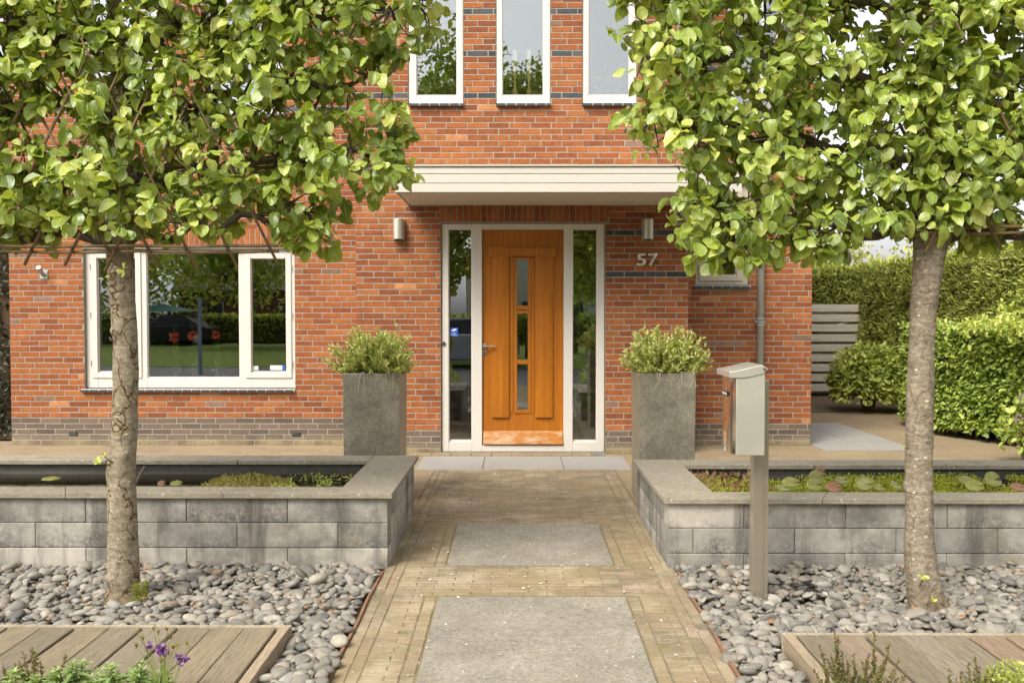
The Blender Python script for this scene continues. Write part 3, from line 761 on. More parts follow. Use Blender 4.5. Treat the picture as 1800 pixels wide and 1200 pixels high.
# lily leaves, one object each
def pad(x, y, z, r, tilt, yaw, up, lab, pinkish=False):
    bm_v = [(0, 0, 0)]; n = 22
    for ring, rr in ((1, .55), (2, 1.0)):
        for k in range(n + 1):
            a = .12 + (6.283 - .24) * k / n
            bm_v.append((r * rr * math.cos(a), r * rr * .8 * math.sin(a), r * (.16 * rr * rr * abs(math.sin(a)) * up + .03 * math.sin(5 * a) * rr)))
    Rm = Matrix.Rotation(yaw, 3, 'Z') @ Matrix.Rotation(tilt, 3, 'X')
    vs = [Rm @ Vector(v) + Vector((x, y, z)) for v in bm_v]
    b = MB(); fs = [(0, 1 + k, 2 + k) for k in range(n)] + [(1 + k, n + 2 + k, n + 3 + k, 2 + k) for k in range(n)]
    b.add(vs, fs)
    o = b.build('lily_leaf', 'lily_pink' if pinkish else 'lily_green', base=(x, y, z), smooth=True, label=lab, category='water lily', group='lily leaves in the pond behind the mailbox')
    so = o.modifiers.new('thick', 'SOLIDIFY'); so.thickness = .003
simple('lily_green', (.26, .26, .06), .35, .4, 25, 40, .2)
simple('lily_pink', (.27, .13, .07), .4, .3, 25, 40, .2)
def padat(px, py, Y, r, t, yaw, up, lab, pk=False):
    p = at(px, py, Y); pad(p.x, p.y, p.z, r, t, yaw, up, lab, pk)
padat(1435, 840, 5.75, .062, 1.05, .45, 1.2, 'tall green lily leaf standing upright, closest to the mailbox post')
padat(1441, 829, 5.95, .035, 1.3, -.4, 1.5, 'small pink rolled lily leaf sticking up behind the tall green one', True)
padat(1391, 848, 5.8, .06, .55, .0, .8, 'flat green lily leaf just beside the mailbox post')
padat(1377, 858, 5.62, .045, .4, .6, .8, 'small brownish lily leaf low against the rim beside the post')
padat(1432, 852, 5.62, .055, .9, .2, .6, 'green lily leaf leaning on the rim below the tall one')
padat(1466, 856, 5.62, .05, .7, -.2, .8, 'tan lily leaf on the rim between the post and the pale tree', True)
padat(1480, 844, 5.9, .05, .5, .4, .8, 'olive lily leaf behind the tan one')
padat(1520, 850, 5.75, .06, 1.0, -.5, .8, 'folded green lily leaf midway between the post and the pale trunk')
padat(1545, 856, 5.65, .035, .6, .3, .8, 'small dark lily leaf on the moss midway to the pale trunk')
padat(1575, 853, 5.7, .05, .6, .8, .8, 'olive lily leaf half behind the pale trunk')
padat(1700, 845, 5.9, .06, .5, .2, .8, 'dull green lily leaf behind the moss past the pale trunk')
padat(1745, 843, 5.75, .065, 1.0, .35, 1.3, 'large olive lily leaf with a pale rim standing upright past the pale trunk')
padat(1713, 853, 5.65, .055, .8, -.2, .6, 'pale green lily leaf below the dull one past the trunk')
padat(1790, 856, 5.65, .05, .5, .1, .6, 'reddish lily leaf at the far end of the pond', True)
padat(310, 849, 5.9, .04, .35, .2, .5, 'single pale green lily leaf floating in the open water pond')
padat(284, 849, 5.9, .026, .9, .2, .5, 'small orange lily leaf floating in the open water pond', True)
padat(90, 841, 6.0, .06, .1, .2, .3, 'long yellowish lily leaf lying flat on the open water', False)

# ------------------------------------------------------------------ the brick house
house = empty('brick_house', (-1.2, YW, 0), 'orange red brick house with a projecting entrance bay and white framed windows', 'house')
BR = [(.40, .128, .038), (.38, .116, .036), (.42, .148, .046), (.33, .098, .034), (.41, .138, .042), (.28, .085, .033), (.39, .122, .038), (.36, .108, .035), (.31, .092, .035)]
RARE = [(.26, .145, .095), (.30, .17, .12), (.56, .23, .085)]
DARKB = [(.085, .085, .088), (.11, .108, .11), (.07, .07, .075)]
PLB = [(.145, .105, .080), (.165, .12, .09), (.12, .09, .072), (.18, .13, .10)]
CH, BL, JT = .0625, .21, .011
def bcol():
    return pick(RARE, .1) if rnd.random() < .04 else pick(BR, .10)
def brick_face(b, T, length, z0, z1, openings, bands=(), plinth=0, soldiers=(), ph=0.0, dep=.06, depth_extra=None):
    """openings / soldiers / bands in wall coordinates u"""
    r = 0
    while r * CH < z1 - .02:
        z = r * CH
        if z + CH * .5 > z0:
            zc = z + .026; spans = [(0.0, length)]
            for (a, c, q0, q1) in list(openings) + list(soldiers):
                if q0 < zc < q1:
                    new = []
                    for s0, s1 in spans:
                        if a >= s1 or c <= s0: new.append((s0, s1)); continue
                        if a > s0: new.append((s0, a - .003))
                        if c < s1: new.append((c + .003, s1))
                    spans = new
            off = ph + (.1105 if r % 2 else 0) + (.055 if (r // 2) % 3 == 1 else 0)
            dark = any(r == br and True for br, *_ in bands)
            for s0, s1 in spans:
                u = -off % .221 - .221
                while u < s1:
                    a, c = max(u, s0), min(u + BL, s1)
                    if c - a > .008:
                        isband = any(r == br and a >= ba - .05 and c <= bc + .05 for br, ba, bc in bands)
                        if zc < plinth: b.cur = pick(PLB, .12); mi = 1
                        elif isband: b.cur = pick(DARKB, .15); mi = 0
                        else: b.cur = bcol(); mi = 0
                        rel = rnd.uniform(0, .002)
                        b.cbox(lambda uu, dd, zz, a=a, z=z, rel=rel: T(a + uu, dd + rel, z + zz), c - a, dep, .0508, .0026, mi, jit=.0013)
                    u += .221
        r += 1
    for (a, c, q0, q1) in soldiers:
        u = a
        while u < c - .02:
            b.cur = bcol(); wd = min(.0515, c - u)
            b.cbox(lambda uu, dd, zz, u=u: T(u + uu, dd, q0 + zz), wd, dep, q1 - q0 - .011, .0028, 0, jit=.0013); u += CH
def solid_wall(b, T, length, z0, z1, openings, d0, d1, mi=2):
    us = sorted({0.0, length, *[x for o in openings for x in o[:2] if 0 < x < length]}); zs = sorted({z0, z1, *[x for o in openings for x in o[2:] if z0 < x < z1]})
    for j in range(len(zs) - 1):
        run = None
        for i in range(len(us) - 1):
            uc, zc = (us[i] + us[i + 1]) / 2, (zs[j] + zs[j + 1]) / 2
            hole = any(o[0] < uc < o[1] and o[2] < zc < o[3] for o in openings)
            if not hole: run = (run[0], us[i + 1]) if run else (us[i], us[i + 1])
            if run and (hole or i == len(us) - 2):
                vs = [T(u, d, z) for z in (zs[j], zs[j + 1]) for d in (d0, d1) for u in run]
                b.add(vs, [(0, 2, 3, 1), (4, 5, 7, 6), (0, 1, 5, 4), (2, 6, 7, 3), (0, 4, 6, 2), (1, 3, 7, 5)], mi); run = None
WM = ['brick', 'plinth_brick', 'mortar']
# openings in metres (x0, x1, z0, z1) ----------------------------------
WL = (fx(147, YW), fx(518, YW), fz(689, YW), fz(437, YW))                # big ground floor window
WR = (2.02, fx(1317, YW), fz(507, YW), fz(322, YW))                      # small window by the downpipe
U1 = (fx(368, YW), fx(505, YW), fz(205, YW), 5.35)
U2 = (fx(150, YW), fx(287, YW), fz(205, YW), 5.35)
U3 = (2.35, 3.0, fz(205, YW), 5.35)
DR = (fx(775, YB), fx(1064, YB), fz(795, YB), fz(392, YB))
UA = (fx(719, YB), fx(815, YB), fz(188, YB), 5.35)
UB = (fx(872, YB), fx(967, YB), fz(188, YB), 5.35)
UC = (fx(1023, YB), fx(1118, YB), fz(188, YB), 5.35)
def rel(o, x0): return (o[0] - x0, o[1] - x0, o[2], o[3])
# left recessed wall
bb = [(r, 0, 99) for r in (60, 67, 74, 81, 88)]
for (x0, x1, ops, sol, nm, plz, bands, Y) in (
    (XW0, XB0 + .02, [WL, U1, U2], [(WL[0] - .05, WL[1] + .05, WL[3] + .012, WL[3] + .235)], 'left', fz(739, YW), bb, YW),
    (XB0, XB1, [DR, UA, UB, UC], [(DR[0] - .01, DR[1] + .02, DR[3] + .012, DR[3] + .232)], 'bay', fz(752, YB), bb + [(30, DR[1] - XB0, 9), (37, DR[1] - XB0, 9)], YB),
    (XB1 - .02, XW1, [WR, U3], [], 'right', fz(741, YW), bb, YW)):
    b = MB(); T = lambda u, d, z, x0=x0, Y=Y: (x0 + u, Y + d, z)
    ro = [rel(o, x0) for o in ops]; rs = [rel(s_, x0) for s_ in sol]
    brick_face(b, T, x1 - x0, 0, TOP, ro, bands, plz, rs, ph=.03 if Y == YB else .11)
    solid_wall(b, T, x1 - x0, -.1, TOP, ro, .0045, .30)
    if nm == 'bay':
        brick_face(b, lambda u, d, z: (XB0 + d, YW - u, z), YW - YB - .065, 0, TOP, [], bb, plz, (), .05)
        brick_face(b, lambda u, d, z: (XB1 - d, YB + .065 + u, z), YW - YB - .065, 0, TOP, [], bb, plz, (), .05)
        b.box(XB0 + .0085, XB0 + .2, YB + .31, YW + .25, -.1, TOP, 2); b.box(XB1 - .2, XB1 - .0085, YB + .31, YW + .25, -.1, TOP, 2)
    if nm == 'left':
        brick_face(b, lambda u, d, z: (XW0 + d, YW + 8 - u, z), 7.93, 0, TOP, [], bb, plz, (), .05)
        b.box(XW0 + .0085, XW0 + .3, YW + .31, YW + 8, -.1, TOP, 2)
    if nm == 'right':
        brick_face(b, lambda u, d, z: (XW1 - d, YW + .065 + u, z), 7.93, 0, TOP, [], bb, plz, (), .05)
        b.box(XW1 - .3, XW1 - .0085, YW + .31, YW + 8, -.1, TOP, 2)
    b.build('wall', WM, house, label={'left': 'long recessed brick wall with the wide window', 'bay': 'projecting brick bay around the front door', 'right': 'short recessed brick wall with the downpipe'}[nm])
b = MB(); b.box(XW0 + .3, XW1 - .3, YW + 7.7, YW + 8, -.1, TOP); b.build('back_wall', 'mortar', house)
b = MB(); b.box(XW0 + .31, XW1 - .31, YW + 4.0, YW + 4.1, 0, TOP, 0); b.box(XW0 + .31, XW1 - .31, YW + .31, YW + 3.99, 2.72, 2.95, 0)
b.box(XB0 + .21, XB0 + .31, YB + .31, YW + 3.99, .0, 2.7, 0); b.box(XB1 - .31, XB1 - .21, YB + .31, YW + 3.99, .0, 2.7, 0)
b.box(XW0 + .31, XW1 - .31, YB + .9, YW + 3.99, -.09, .02, 1); b.box(XB0 + .32, XB1 - .32, YB + .31, YB + .89, -.09, .02, 1)
b.box(XB0 + .21, XB1 - .21, YB + .31, YW + .30, 2.72, 2.95, 0)
b.build('interior', ['interior_paint', 'interior_floor'], house)
b = MB()
b.box(XW0 - .3, XW1 + .3, YW - .3, YW + 8.3, TOP, TOP + .12, 0); b.box(XB0 - .2, XB1 + .2, YB - .3, YW - .302, TOP, TOP + .12, 0)
yc = YW + 4
b.add([(XW0 - .4, YW - .4, TOP + .121), (XW1 + .4, YW - .4, TOP + .121), (XW1 + .4, YW + 8.4, TOP + .121), (XW0 - .4, YW + 8.4, TOP + .121), (XW0 + 3, yc, TOP + 3), (XW1 - 3, yc, TOP + 3)],
      [(0, 1, 5, 4), (1, 2, 5), (2, 3, 4, 5), (3, 0, 4), (3, 2, 1, 0)], 1)
b.build('roof', ['white_paint', 'roof_tile'], house)

def sill(parent, x0, x1, z, Y, pitch=.105, proj=.045):
    s = MB(); s.box(x0 + .004, x1 - .004, Y - proj + .006, Y + .02, z - .034, z - .006, 1)
    x = x0; k = 0
    while x < x1 - .01:
        q = min(x + pitch - .008, x1)
        s.prism([(Y - proj, z - .038), (Y - proj, z - .012), (Y + .03, z), (Y + .03, z - .038)], lambda p, r, u: (u, p, r), x, q, 0)
        x += pitch
    return s.build('sill', ['dark_tile', 'sticker_white'], parent)
def window(o, Y, panes, matn='white_paint', sashes=(), label=None, wf=.05, back=.05, sill_ext=.03, pitch=.105):
    """panes: glass rectangles (x0, x1, z0, z1); sashes: pane indices that sit in a casement of their own"""
    x0, x1, z0, z1 = o; zf = z0 + .042
    f = MB(); yf = Y + back
    xs = [x0 + .004]
    for p in panes: xs += [p[0], p[1]]
    xs.append(x1 - .004)
    for i in range(0, len(xs), 2): f.box(xs[i], xs[i + 1], yf, yf + .09, zf, z1 - .004)
    for p in panes: f.box(p[0], p[1], yf + .0015, yf + .088, zf + .0005, p[2]); f.box(p[0], p[1], yf + .0015, yf + .088, p[3], z1 - .0045)
    W = f.build('window', matn, house, bevel=.004, **({'label': label} if label else {}))
    for i, p in enumerate(panes):
        g = MB(); g.box(p[0] - .004, p[1] + .004, yf + .034, yf + .042, p[2] - .004, p[3] + .004)
        g.build('pane', 'window_glass', W)
        s = MB(); t = .013; a, c, q, r = p
        s.box(a, a + t * .6, yf + .020, yf + .033, q, r); s.box(c - t * .6, c, yf + .020, yf + .033, q, r); s.box(a + t * .6, c - t * .6, yf + .010, yf + .033, q, q + t); s.box(a + t * .6, c - t * .6, yf + .020, yf + .033, r - t * .6, r)
        s.build('glazing_bead', matn if matn != 'door_wood' else 'door_wood', W)
        if i in sashes:
            s = MB(); e = .062; a, c, q, r = p; d = .014
            s.box(a - e, a, yf - d, yf - .0005, q - e, r + e); s.box(c, c + e, yf - d, yf - .0005, q - e, r + e)
            s.box(a, c, yf - d, yf - .0005, q - e, q); s.box(a, c, yf - d, yf - .0005, r, r + e)
            s.build('sash', matn, W, bevel=.004)
            hx = a - e - .006 if i == 0 else c + e + .006
            for hz in (q + .1, (q + r) / 2, r - .1): MB().tube([(hx, yf - d - .003, hz - .035), (hx, yf - d - .003, hz + .035)], .005, 8).build('hinge', 'door_hardware', W)
    sill(W, x0 - sill_ext, x1 + .004, zf - .002, Y, pitch)
    return W, yf
def R4(a, b_, c, d, Y): return (fx(a, Y), fx(b_, Y), fz(d, Y), fz(c, Y))
yg = YW + .08
wl, ywl = window(WL, YW, [R4(168, 236, 453, 655, YW), R4(255, 418, 444, 665, YW), R4(439, 501, 454, 655, YW)], sashes=(0, 2), label='wide ground floor window with a fixed centre and two side casements')
window(WR, YW, [(WR[0] + .10, fx(1296, YW), fz(484, YW), WR[3] - .10)], 'cream_paint', sashes=(0,), label='small cream window beside the downpipe')
for o_, la in ((U1, 'upper window half hidden by the flaking tree crown'), (U2, 'upper window behind the middle of the flaking tree crown'), (U3, 'upper window behind the pale tree crown')):
    window(o_, YW, [(o_[0] + .09, o_[1] - .09, o_[2] + .14, o_[3] - .09)], label=la)
window(UA, YB, [R4(733, 804, -120, 168, YB)], label='tall upper window with a potted plant behind it', back=.015, sill_ext=-.02)
window(UB, YB, [R4(883, 955, -120, 168, YB)], label='tall upper window with two candles behind it', back=.015, sill_ext=-.004)
window(UC, YB, [R4(1034, 1105, -120, 168, YB)], label='tall upper window showing plain pale sky', back=.015, sill_ext=-.004)

# front door and frame
fr = MB(); yd = YB + .03; z0, z1 = fz(794, YB), DR[3] - .004
X = lambda p: fx(p, YB)
Zt, Zb = fz(403, YB), fz(777, YB); Zd = fz(783, YB)
for a, c in ((776, 788), (829, 847), (991, 1007), (1050, 1063)): fr.box(X(a), X(c), yd, yd + .10, z0, z1)
for a, c, zb in ((788, 829, Zb), (847, 991, Zd), (1007, 1050, Zb)):
    fr.box(X(a), X(c), yd + .0015, yd + .098, Zt, z1 - .0005); fr.box(X(a), X(c), yd + .0015, yd + .098, z0 + .0005, zb)
frame = fr.build('door_frame', 'white_paint', house, bevel=.004, label='white timber frame with a tall glass sidelight on each side of the door')
b = MB(); b.box(X(776), X(1063), yd + .01, yd + .1, -.05, z0 - .001); b.build('doorstep', 'drive_paving', house)
for a, c in ((788, 829), (1007, 1050)):
    g = MB(); g.box(X(a) - .003, X(c) + .003, yd + .05, yd + .058, Zb, Zt); g.build('pane', 'window_glass', frame)
    s = MB(); s.box(X(a) + .007, X(c) - .007, yd + .028, yd + .049, Zb, Zb + .018); s.box(X(a), X(a) + .007, yd + .036, yd + .049, Zb, Zt); s.box(X(c) - .007, X(c), yd + .036, yd + .049, Zb, Zt)
    s.build('glazing_bead', 'white_paint', frame)
# lock rosette and nail on the frame post
b = MB(); p = at(780, 604, yd); b.tube([(p.x, yd, p.z), (p.x, yd - .010, p.z)], .024, 20); b.tube([(p.x, yd - .010, p.z), (p.x, yd - .014, p.z)], .012, 12, 1)
b.build('frame_lock', ['door_hardware', 'black_plastic'], frame)
# blue alarm sticker
def text_mesh(txt, x, z, y, h, matn, name, parent, depth=.001, bold=0.0, align='LEFT', width=None):
    cu = bpy.data.curves.new(name, 'FONT'); cu.body = txt; cu.size = 1; cu.extrude = 0; cu.offset = bold
    to = bpy.data.objects.new(name, cu); col.objects.link(to); bpy.context.view_layer.update()
    me = bpy.data.meshes.new_from_object(to.evaluated_get(bpy.context.evaluated_depsgraph_get())); bpy.data.objects.remove(to)
    vs = np.array([v.co[:] for v in me.vertices]); mn, mx = vs.min(0), vs.max(0)
    k = h / (mx[1] - mn[1]); kx = (width / (mx[0] - mn[0])) if width else k
    base = origin(parent)
    for v in me.vertices: v.co = Vector((x + (v.co.x - mn[0]) * kx, y, z + (v.co.y - mn[1]) * k)) - base
    bm = bmesh.new(); bm.from_mesh(me)
    r = bmesh.ops.extrude_face_region(bm, geom=bm.faces[:]); bmesh.ops.translate(bm, vec=(0, depth, 0), verts=[g for g in r['geom'] if isinstance(g, bmesh.types.BMVert)])
    bmesh.ops.recalc_face_normals(bm, faces=bm.faces); bm.to_mesh(me); bm.free(); me.materials.clear(); me.materials.append(MATS[matn])
    return link(name, me, parent, base)
ys = yd + .0485
p, q = at(790, 591, ys), at(805, 576, ys)
b = MB(); b.box(p.x, q.x, ys - .001, ys, p.z, q.z)
stk = b.build('sticker', 'sticker_blue', frame, label='blue alarm sticker on the sidelight pane')
sw, sh = q.x - p.x, q.z - p.z
b = MB(); b.prism([(.18, .62), (.55, .60), (.86, .80), (.80, .90), (.48, .88), (.20, .72)], lambda u, v, y_: (p.x + u * sw, y_, p.z + v * sh), ys - .003, ys - .0012); b.build('emblem', 'sticker_white', stk)
text_mesh('Camera', p.x + .12 * sw, p.z + .30 * sh, ys - .003, .15 * sh, 'sticker_white', 'lettering', stk, .001, 0, width=.62 * sw)
text_mesh('beveiliging', p.x + .12 * sw, p.z + .08 * sh, ys - .003, .17 * sh, 'sticker_white', 'lettering', stk, .001, 0, width=.78 * sw)

# wooden door leaf
b = MB(); dl = (X(847) + .002, X(991) - .002, Zd + .004, Zt - .002); yl = yd + .03
holes = [R4(909, 928, 455, 537, YB), R4(909, 928, 551, 633, YB), R4(909, 928, 640, 721, YB)]
solid_wall(b, lambda u, d, z: (dl[0] + u, yl + d, z), dl[1] - dl[0], dl[2], dl[3], [(h[0] - dl[0], h[1] - dl[0], h[2], h[3]) for h in holes], 0, .055, 0)
door = b.build('door', 'door_wood', house, label='honey coloured wooden front door with three small stacked panes')
for hx in holes:
    g = MB(); g.box(hx[0] - .002, hx[1] + .002, yl + .022, yl + .03, hx[2] - .002, hx[3] + .002); g.build('pane', 'window_glass', door)
b = MB()
for a, c, t, u, d in ((904, 909, 451, 727, .010), (928, 933, 451, 727, .010)): b.box(X(a), X(c), yl - d, yl - .0005, fz(u, YB), fz(t, YB))
for t, u in ((451, 455), (537, 543), (546, 551), (633, 640), (721, 727)): b.box(X(909), X(928), yl - .0095, yl - .0005, fz(u, YB), fz(t, YB))
b.box(X(904), X(933), yl - .013, yl - .0105, fz(544, YB), fz(542.5, YB))
b.build('pane_moulding', 'door_wood', door, bevel=.002)
for a, c in ((864, 895), (941, 972)):
    b = MB(); zt, zb = fz(432, YB), fz(734, YB); n = 8
    prof = [(X(a) + (X(c) - X(a)) * i / n, .020 + .010 * math.sin(math.pi * i / n)) for i in range(n + 1)]
    b.prism([(prof[0][0], 0.0005)] + prof + [(prof[-1][0], 0.0005)], lambda u, v, z: (u, yl - v, z), zb, zt)
    b.build('door_panel', 'door_wood', door)
b = MB(); b.box(X(896), X(902), yl - .007, yl - .0005, fz(727, YB), fz(452, YB)); b.box(X(935), X(940), yl - .007, yl - .0005, fz(727, YB), fz(452, YB)); b.build('door_batten', 'door_wood', door, bevel=.002)
b = MB(); b.box(X(860), X(977), yl - .040, yl - .0005, fz(450, YB), fz(434.5, YB)); b.build('head_moulding', 'door_wood', door, bevel=.004)
b = MB(); b.prism([(0, 0), (.05, 0), (.05, .012), (.012, .135), (0, .140)], lambda u, v, x: (x, yl - .0005 - u, Zd + .012 + v), X(849), X(990)); b.build('weather_bar', 'door_weatherbar', door, bevel=.003)
b = MB(); p = at(852, 608, yl); b.tube([(p.x, yl, p.z), (p.x, yl - .010, p.z)], .026, 24); b.tube([(p.x, yl - .010, p.z), (p.x, yl - .045, p.z), (p.x + .012, yl - .056, p.z), (p.x + .11, yl - .056, p.z - .002)], [.011, .011, .011, .009], 12)
b.build('handle', 'door_hardware', door, smooth=False, bevel=.001)
b = MB(); p = at(852, 620, yl); b.tube([(p.x, yl, p.z), (p.x, yl - .009, p.z)], .024, 24); b.box(p.x - .008, p.x + .008, yl - .013, yl - .0092, p.z - .016, p.z + .012, 1)
b.build('lock', ['door_hardware', 'black_plastic'], door)

# canopy over the door
cy0 = YB - 1.03; CX0, CX1 = fx(695, cy0), 2.12
zt, zb = fz(291, cy0), fz(338.5, cy0)
b = MB(); b.box(CX0 + .012, CX1 - .012, cy0 + .012, YB - .002, zb + .02, zt - .004)
b.box(XB1 + .002, CX1 - .012, YB - .001, YW - .002, zb + .02, zt - .004)
hts = [zb, zb + (zt - zb) * .345, zb + (zt - zb) * .69, zt - .014]
for i in range(3): b.box(CX0, CX1, cy0, cy0 + .0115, hts[i] + .003, hts[i + 1] - .003); b.box(CX0, CX0 + .0115, cy0 + .012, YB - .003, hts[i] + .003, hts[i + 1] - .003)
canopy = b.build('canopy', 'canopy_paint', house, bevel=.003, label='flat cream canopy clad in three boards above the door')
b = MB(); b.box(CX0 - .012, CX1 + .01, cy0 - .014, YB - .003, zt - .010, zt + .004); b.build('roof_trim', 'cream_paint', canopy, bevel=.002)
b = MB(); b.box(CX0 + .02, CX1 - .02, YB - .02, YB - .001, zt + .005, zt + .03); b.build('flashing', 'lead', canopy)
b = MB(); b.box(CX0 + .03, CX1 - .03, cy0 + .03, YB - .003, zb + .001, zb + .019); b.build('soffit', 'canopy_paint', canopy)

# wall lamps
def lamp(px, lab):
    b = MB(); p = at(px, 403, YB - .06); h = .105; c = (p.x, YB - .065)
    n = 16; prof = [(c[0] + .055 * math.cos(a), c[1] - .055 * math.sin(a)) for a in [math.pi * i / n for i in range(n + 1)]]
    poly = [(prof[0][0], YB - .028)] + prof + [(prof[-1][0], YB - .028)]
    b.prism(poly, lambda u, v, z: (u, v, z), p.z - h, p.z + h)
    L = b.build('wall_lamp', 'steel_brushed', house, smooth=False, bevel=.002, label=lab)
    b = MB(); b.box(p.x - .060, p.x + .060, YB - .027, YB - .001, p.z - h - .004, p.z + h + .004); b.build('back_plate', 'steel_brushed', L, bevel=.002)
    b = MB(); b.tube([(c[0], c[1] + .005, p.z - h + .001), (c[0], c[1] + .005, p.z - h - .004)], .04, 20); b.build('lens', 'black_plastic', L)
lamp(700.5, 'steel half round wall lamp clear of the leaves')
lamp(1139.5, 'steel half round wall lamp half covered by leaves above the house number')
# house number
for ch, a, c in (('5', 1119, 1137), ('7', 1139, 1158)):
    p, q = at(a, 468, YB - .02), at(c, 445, YB - .02)
    text_mesh(ch, p.x, p.z, YB - .030, q.z - p.z, 'number_metal', 'house_number', house, .014, .028, width=q.x - p.x - .008)
# downpipe
b = MB(); pc = fx(1337, YW - .06); b.tube([(pc, YW - .06, 0.02), (pc, YW - .06, TOP)], .040, 20)
dp = b.build('downpipe', 'zinc', house, smooth=True)
b = MB()
for pz in (560, 566, 571): z = fz(pz, YW - .06); b.tube([(pc, YW - .06, z - .007), (pc, YW - .06, z + .007)], .048, 20)
z = fz(565, YW); b.box(pc - .058, pc + .058, YW - .045, YW - .030, z - .016, z + .016); b.box(pc - .008, pc + .008, YW - .03, YW, z - .01, z + .01)
b.build('pipe_collar', 'zinc', dp)
# flag pole holder
p = at(77, 482, YW); b = MB(); b.box(p.x - .045, p.x + .045, YW - .006, YW - .0005, p.z - .05, p.z + .05); q = at(69, 470, YW - .12)
b.tube([(p.x, YW - .006, p.z - .01), (q.x, YW - .14, q.z)], [.022, .026], 16); b.build('flag_holder', 'zinc', house, bevel=.001)
# vents and weep holes
for px, py in ((129, 762), (521, 763)):
    p = at(px, py, YW); b = MB(); b.box(p.x - .045, p.x + .045, YW - .004, YW + .02, p.z - .022, p.z + .022)
    v = b.build('vent', 'black_plastic', house); s = MB()
    for k in (-1, 0, 1): s.box(p.x - .036, p.x + .036, YW - .008, YW - .0045, p.z + k * .012 - .0025, p.z + k * .012 + .0025)
    s.build('vent_slat', 'lead', v)
# small window stickers
for a, c, t, u, mt in ((475, 496, 642, 650, 'sticker_white'), (496.5, 501, 642, 650, 'sticker_blue'), (441, 454, 643, 650, 'sticker_white')):
    y_ = ywl + .0335; p, q = at(a, u, y_), at(c, t, y_); b = MB(); b.box(p.x, q.x, y_ - .001, y_, p.z, q.z); b.build('sticker', mt, wl)
bpy.ops.object.select_all(action='DESELECT') if False else None

# ------------------------------------------------------------------ things behind the panes
def rosette(name, cx, cy, cz, n, ln, matn, parent, seed, up=.5, T=T_LANCE):
    rg = np.random.default_rng(seed)
    return leaves(name, T, np.tile([cx, cy, cz], (n, 1)) + rg.normal(0, .01, (n, 3)), rdir(rg, n) + [0, 0, up], rdir(rg, n), rg.uniform(.6, 1.1, n) * ln, rg.uniform(0, 1, n), matn, parent, seed=seed)
# three poppies in tall glass vases on the window ledge
zl = WL[2] + .06
b = MB(); b.box(WL[0] + .05, WL[1] - .05, YW + .15, YW + .62, zl - .03, zl); b.build('window_ledge', 'white_paint', house)
for i, (px, hz) in enumerate(((310, 592), (342, 588), (383, 588))):
    c = at(px, 640, YW + .25); r = .055
    root = empty('glass_vase', (c.x, YW + .25, zl), ('glass vase with a red poppy, nearest to the flaking trunk', 'glass vase with a red poppy between two others', 'glass vase with an orange red poppy nearest the casement')[i], 'vase', 'poppy vases behind the wide window')
    zt_ = at(px, 570, YW + .25).z
    b = MB(); b.lathe(c.x, YW + .25, [(r, zl), (r, zt_), (r - .004, zt_), (r - .004, zl + .01)], 24); b.build('glass', 'vase_glass', root, smooth=False)
    b = MB(); b.lathe(c.x, YW + .25, [(r - .006, zl + .004), (r - .006, zl + .17), (r - .02, zl + .18)], 16); b.build('filling', 'cut_stone', root)
    h = at(px, hz, YW + .25); b = MB(); b.tube([(c.x, YW + .25, zl + .15), (c.x + .02, YW + .25, (zl + h.z) / 2), (h.x, YW + .25, h.z)], .004, 6); b.build('stem', 'green_stem', root)
    rg = np.random.default_rng(30 + i); n = 26; a = rg.uniform(0, 6.28, n); D = np.stack([np.cos(a), -.3 + 0 * a, np.sin(a)], 1)
    leaves('bloom', T_OVAL, np.tile([h.x, YW + .20, h.z], (n, 1)), D, np.tile([0, -1, 0.], (n, 1)) + rg.normal(size=(n, 3)) * .3, rg.uniform(.045, .08, n), rg.uniform(0, 1, n), 'poppy_petal', root, seed=i)
    b = MB(); b.tube([(h.x, YW + .19, h.z), (h.x, YW + .17, h.z)], [.014, .010], 10); b.build('bloom_heart', 'black_plastic', root)
    rosette('greenery', c.x, YW + .25, zl + .2, 22, .09, 'hydrangea_leaf', root, 40 + i)
c = at(273, 655, YW + .4); b = MB(); b.lathe(c.x, YW + .25, [(.02, zl), (.055, zl + .02), (.062, zl + .06), (.045, zl + .10), (.02, zl + .11)], 16)
b.build('ceramic_ornament', 'moss_pot', base=(c.x, YW + .4, zl), smooth=True, label='pale green rounded ornament on the ledge at the end of the poppy vases', category='ornament')
c = at(483, 640, YW + .25); root = empty('potted_plant', (c.x, YW + .25, zl), 'small green square pot with reddish leaves behind the casement', 'potted plant')
b = MB(); b.box(c.x - .06, c.x + .06, YW + .19, YW + .31, zl, zl + .11); b.build('pot', 'moss_pot', root, bevel=.006); rosette('leaves', c.x - .02, YW + .25, zl + .12, 60, .12, 'speedwell_leaf', root, 50, .3)
# candlesticks in the middle upper window
zu = UB[2] + .055
b = MB(); b.box(UB[0] + .01, UB[1] - .01, YB + .12, YB + .62, zu - .04, zu); b.build('window_ledge', 'white_paint', house)
for px, lab in ((905, 'gilt turned candlestick with a white candle, closer to the potted plant window'), (930, 'gilt turned candlestick with a white candle, closer to the plain sky window')):
    c = at(px, 150, YB + .17); root = empty('candlestick', (c.x, YB + .17, zu), lab, 'candlestick', 'candlesticks in the upper window')
    h = at(px, 112, YB + .17).z; H = h - zu; b = MB()
    b.lathe(c.x, YB + .17, [(.04, zu), (.04, zu + .02), (.018, zu + .05), (.034, zu + .3 * H), (.014, zu + .42 * H), (.012, zu + .6 * H), (.022, zu + .75 * H), (.014, zu + .85 * H), (.032, h - .01), (.032, h)], 16); b.build('stand', 'gilt_wood', root, smooth=True)
    b = MB(); b.tube([(c.x, YB + .17, h), (c.x, YB + .17, at(px, 89, YB + .17).z)], .027, 16); b.build('candle', 'candle_wax', root)
